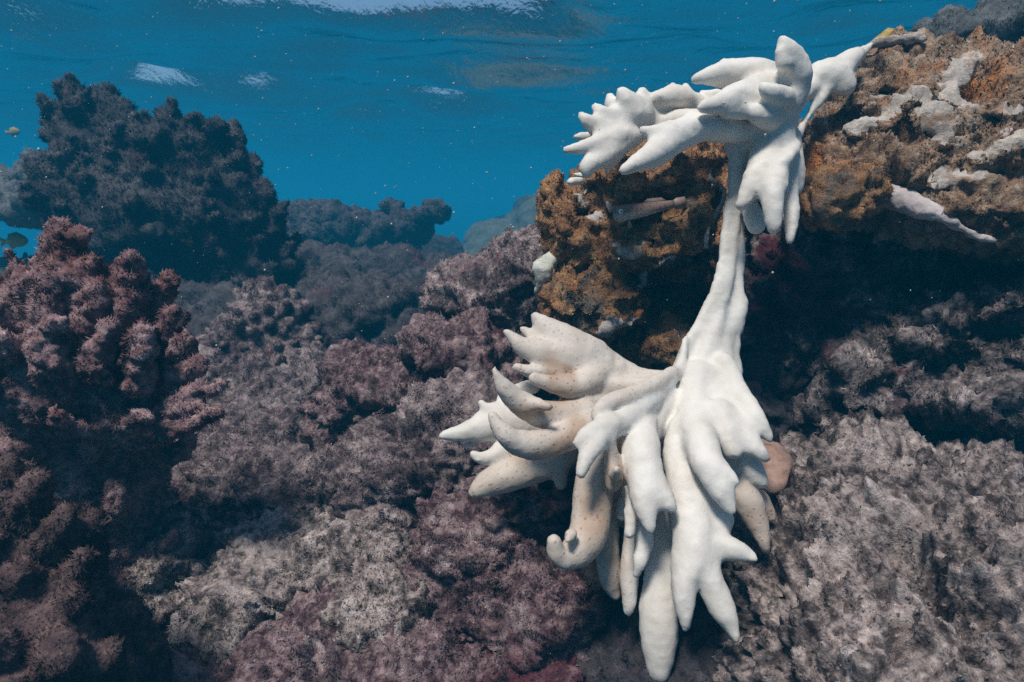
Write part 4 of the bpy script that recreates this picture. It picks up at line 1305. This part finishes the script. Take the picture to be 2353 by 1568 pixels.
# farther reef
mound('dark knobbly mound between the large colony and the grey boulder', [E(850, 760, 2.15, 160, 120, .2), E(780, 690, 2.25, 90, 60, .15), E(930, 720, 2.2, 110, 80, .18), E(740, 790, 2.1, 110, 100, .18)], M['dark'], 221, h=.012, n=60000, L=.013, W=.0034,
      disp=[('fbm', 5, .03), ('knob', 13, .035), ('knob', 26, .014), ('fbm', 45, .008)])
mound('low dark mound in front of the far shelf', [E(760, 630, 3.10, 170, 50, 0.29), E(900, 640, 3.22, 160, 60, 0.29), E(680, 640, 2.99, 120, 70, 0.23)], M['dark'], 222, h=.014, n=40000, L=.014, W=.004)
mound('far dark reef shelf with an arm jutting right over the blue gap', [E(740, 520, 4.62, 95, 48, 0.42), E(700, 560, 4.48, 90, 60, 0.35), E(830, 515, 4.69, 60, 30, 0.28), E(900, 535, 4.62, 85, 38, 0.31, .2), E(960, 505, 4.62, 70, 26, 0.25, .25), E(1000, 488, 4.62, 28, 17, 0.14), E(905, 475, 4.62, 26, 14, 0.14), E(900, 580, 4.69, 60, 45, 0.28), E(690, 610, 4.34, 80, 50, 0.28)], M['dark'], 223, h=.022, n=70000, L=.03, W=.011, k=.03,
      disp=[('fbm', 4, .03), ('knob', 7, .06), ('knob', 14, .035), ('fbm', 30, .02)], name='reef_shelf', cat='reef', group=None)
mound('rounded far dome between the reef shelf and the pale lobed boulder', [E(1000, 610, 5.76, 75, 65, 0.48), E(900, 640, 5.60, 120, 50, 0.48), E(960, 590, 5.92, 60, 40, 0.32), E(960, 700, 5.8, 160, 90, .6)], M['dark'], 224, h=.026, n=25000, L=.016, W=.005)
mound('pale lobed boulder coral fading into the blue right of centre', [E(1190, 570, 9.20, 130, 70, 1.20), E(1260, 540, 9.00, 110, 90, 1.00), E(1110, 580, 9.40, 55, 38, 0.60), E(1220, 520, 8.80, 40, 34, 0.40), E(1180, 545, 8.80, 40, 30, 0.40), E(1230, 570, 8.60, 40, 36, 0.40), E(1150, 560, 8.80, 36, 30, 0.40), E(1110, 600, 8.00, 40, 22, 0.40), E(1190, 680, 9.2, 140, 120, 1.0), E(1255, 500, 8.80, 30, 24, 0.40)], M['far'], 225, h=.04, n=10, L=.01, W=.004, k=.06,
      disp=[('fbm', 2, .04), ('knob', 2.3, .10), ('fbm', 20, .01)], name='boulder_coral', cat='coral', group=None)
mound('dim grey bank under the far stubs at the left edge', [E(60, 700, 3.0, 220, 70, .4), E(230, 620, 2.9, 50, 60, .2), E(120, 800, 2.6, 260, 120, .3)], M['far'], 226, h=.02, n=15000, L=.015, W=.005)
mound('dark slope under the large colony', [E(480, 780, 2.2, 240, 120, .3), E(300, 800, 2.2, 240, 160, .3)], M['dark'], 227, h=.014, n=30000, L=.014, W=.004)

# ------------------------------------------------------------------ fish


def fish(name, label, rows, up_scale, fins, mats, eye, loc, rot, group=None, parts=True):
    """lofted body along x (nose at x = 0), fins as thin closed blades, eye with a pupil"""
    root = empty(name, loc)
    root.rotation_euler = rot
    tag(root, label, 'fish', group)
    n = 16
    V, F3, F = [], [], []
    pr = spline([(x, z, wd, ht) for x, z, wd, ht in rows], 5)
    for x, z, wd, ht in pr:
        for k in range(n):
            a = 2 * math.pi * k / n
            V.append((x, max(wd, 1e-4) * math.cos(a), z + max(ht, 1e-4) * math.sin(a)))
    m = len(pr)
    for i in range(m - 1):
        for k in range(n):
            F.append((i * n + k, i * n + (k + 1) % n, (i + 1) * n + (k + 1) % n, (i + 1) * n + k))
    V += [(pr[0][0], 0, pr[0][1]), (pr[-1][0], 0, pr[-1][1])]
    for k in range(n):
        F3.append((len(V) - 2, (k + 1) % n, k))
        F3.append((len(V) - 1, (m - 1) * n + k, (m - 1) * n + (k + 1) % n))
    link('body', mesh_np('body', np.array(V), np.array(F), np.array(F3), None, {}, mats[0]), root)
    for nm, poly, yo, th in fins:
        k = len(poly)
        v = [(x, yo - th, z) for x, z in poly] + [(x, yo + th, z) for x, z in poly]
        bm_f3 = []
        for i in range(1, k - 1):
            bm_f3 += [(0, i, i + 1), (k, k + i + 1, k + i)]
        q = [(i, k + i, k + (i + 1) % k, (i + 1) % k) for i in range(k)]
        link(nm, mesh_np(nm, np.array(v), np.array(q), np.array(bm_f3), None, {}, mats[1]), root)
    if eye:
        ex, ey, ez, er = eye
        for s in (-1, 1):
            def ball(nm, rad, yy, mat, par):
                vv, ff, f3 = [], [], []
                for i in range(7):
                    t = math.pi * i / 6
                    for j in range(12):
                        a = 2 * math.pi * j / 12
                        vv.append((ex + rad * math.sin(t) * math.cos(a), yy + s * rad * .5 * math.cos(t), ez + rad * math.sin(t) * math.sin(a)))
                for i in range(6):
                    for j in range(12):
                        ff.append((i * 12 + j, i * 12 + (j + 1) % 12, (i + 1) * 12 + (j + 1) % 12, (i + 1) * 12 + j))
                return link(nm, mesh_np(nm, np.array(vv), np.array(ff), np.zeros((0, 3)), None, {}, mat), par)
            e = ball('eye', er, s * ey, mats[2], root)
            ball('pupil', er * .5, s * (ey + er * .32), mats[3], e)
    return root


def goby_mat():
    m, nt = nodes('spotted_goby_skin')
    tc = nt.nodes.new('ShaderNodeTexCoord').outputs['Object']
    sep = nt.nodes.new('ShaderNodeSeparateXYZ')
    nt.links.new(tc, sep.inputs[0])
    rp = ramp(nt, [(0.0, (.46, .38, .31)), (.47, (.44, .36, .31)), (.56, (.26, .18, .15)), (1, (.22, .15, .13))])
    mr = N_(nt, 'ShaderNodeMapRange')
    mr.inputs[1].default_value, mr.inputs[2].default_value = -.008, .008
    nt.links.new(sep.outputs[2], mr.inputs[0])
    nt.links.new(mr.outputs[0], rp.inputs[0])
    vo = N_(nt, 'ShaderNodeTexVoronoi', i_Scale=210.0)
    nt.links.new(tc, vo.inputs['Vector'])
    d = ramp(nt, [(.22, (1, 1, 1)), (.38, (0, 0, 0))])
    nt.links.new(vo.outputs['Distance'], d.inputs[0])
    col = mixc(nt, math_(nt, 'MULTIPLY', d.outputs[0], .7), rp.outputs[0], (.09, .05, .045))
    bs = N_(nt, 'ShaderNodeBsdfPrincipled', i_Roughness=.45)
    nt.links.new(col, bs.inputs['Base Color'])
    out = nt.nodes.new('ShaderNodeOutputMaterial')
    nt.links.new(bs.outputs[0], out.inputs[0])
    return m


eyew = plain('white_eye', (.85, .85, .85), .2, .5, .03)
eyeb = plain('black_pupil', (.006, .006, .01), .15, .5, .03)
gp = P(*c4(862, 430), min(.90, min(depth_at('encrusted_rock', *c4(x_, y_), .93) for x_, y_ in ((880, 440), (960, 430), (1040, 420)))) - .024)
fish('goby', 'small brown spotted fish with a white ringed eye resting in the rock hollow', [(0, -.001, .002, .004), (.004, -.001, .006, .0085), (.012, 0, .0085, .0115), (.022, .001, .0085, .0115), (.045, .003, .0075, .0095), (.070, .006, .005, .007), (.088, .008, .0025, .005)], 1,
     [('tail_fin', [(.086, .004), (.092, .0), (.105, .001), (.108, .009), (.104, .017), (.092, .016), (.086, .012)], 0, .0004),
      ('dorsal_fin', [(.040, .011), (.050, .018), (.070, .018), (.080, .012)], 0, .0003),
      ('pelvic_fin', [(.018, -.009), (.022, -.009), (.026, -.020), (.020, -.021)], -.004, .0004)],
     [goby_mat(), plain('clear_brown_fin', (.24, .18, .16), .5), eyew, eyeb], (.0085, .0072, .0035, .0033), gp, (0, -.07, .16))

YB = [(0, 0, .003, .006), (.01, .001, .010, .018), (.035, .003, .017, .030), (.065, .002, .015, .028), (.095, 0, .006, .012), (.105, 0, .003, .009)]
YF = [('tail_fin', [(.100, -.008), (.130, -.022), (.124, 0), (.130, .022), (.100, .008)], 0, .0006), ('dorsal_fin', [(.025, .030), (.045, .042), (.085, .034), (.092, .012)], 0, .0005), ('anal_fin', [(.055, -.024), (.075, -.036), (.090, -.026), (.092, -.012)], 0, .0005)]
ym = [plain('yellow_fish_skin', (.36, .25, .05), .5), plain('yellow_fin', (.42, .28, .04), .5), eyew, eyeb]
fish('damselfish', 'yellow fish at the left edge above the far coral stubs', YB, 1, YF, ym, (.014, .012, .006, .004), P(64, 553, 2.9), (0, .05, math.pi), group='yellow fish')
fish('damselfish', 'tiny faint yellow fish in open water left of the large colony', YB, 1, YF, ym, None, P(46, 302, 5.5), (0, .1, math.pi), group='yellow fish')
fish('damselfish', 'yellow fish half hidden behind the white crest of the ledge', YB, 1, YF, ym, (.014, .012, .006, .004), P(1995, 112, 1.5), (0, -.08, 0), group='yellow fish')

# ------------------------------------------------------------------ drifting specks
r = np.random.default_rng(77)
n = 9000
d = .45 + 4.5 * r.random(n) ** .7
q = np.stack([r.uniform(-1, 1, n) * .95 * d, d, .95 + r.uniform(-.75, .85, n) * .62 * d], 1)
q = q[(q[:, 2] < SURF - .15) & (q[:, 2] > .1)]
s = (.0002 + .0022 * r.random(len(q)) ** 6) * np.clip(q[:, 1], .6, 3) ** .7
o6 = np.array([(1, 0, 0), (-1, 0, 0), (0, 1, 0), (0, -1, 0), (0, 0, 1), (0, 0, -1)], float)
f8 = np.array([(0, 2, 4), (2, 1, 4), (1, 3, 4), (3, 0, 4), (2, 0, 5), (1, 2, 5), (3, 1, 5), (0, 3, 5)])
V = (q[:, None] + o6[None] * s[:, None, None]).reshape(-1, 3)
F3 = (f8[None] + 6 * np.arange(len(q))[:, None, None]).reshape(-1, 3)
sn = link('marine_snow', mesh_np('marine_snow', V, np.zeros((0, 4)), F3, None, {}, plain('white_specks', (.5, .5, .48), .8, .1)))
tag(sn, 'fine pale specks drifting in the water', kind='stuff')
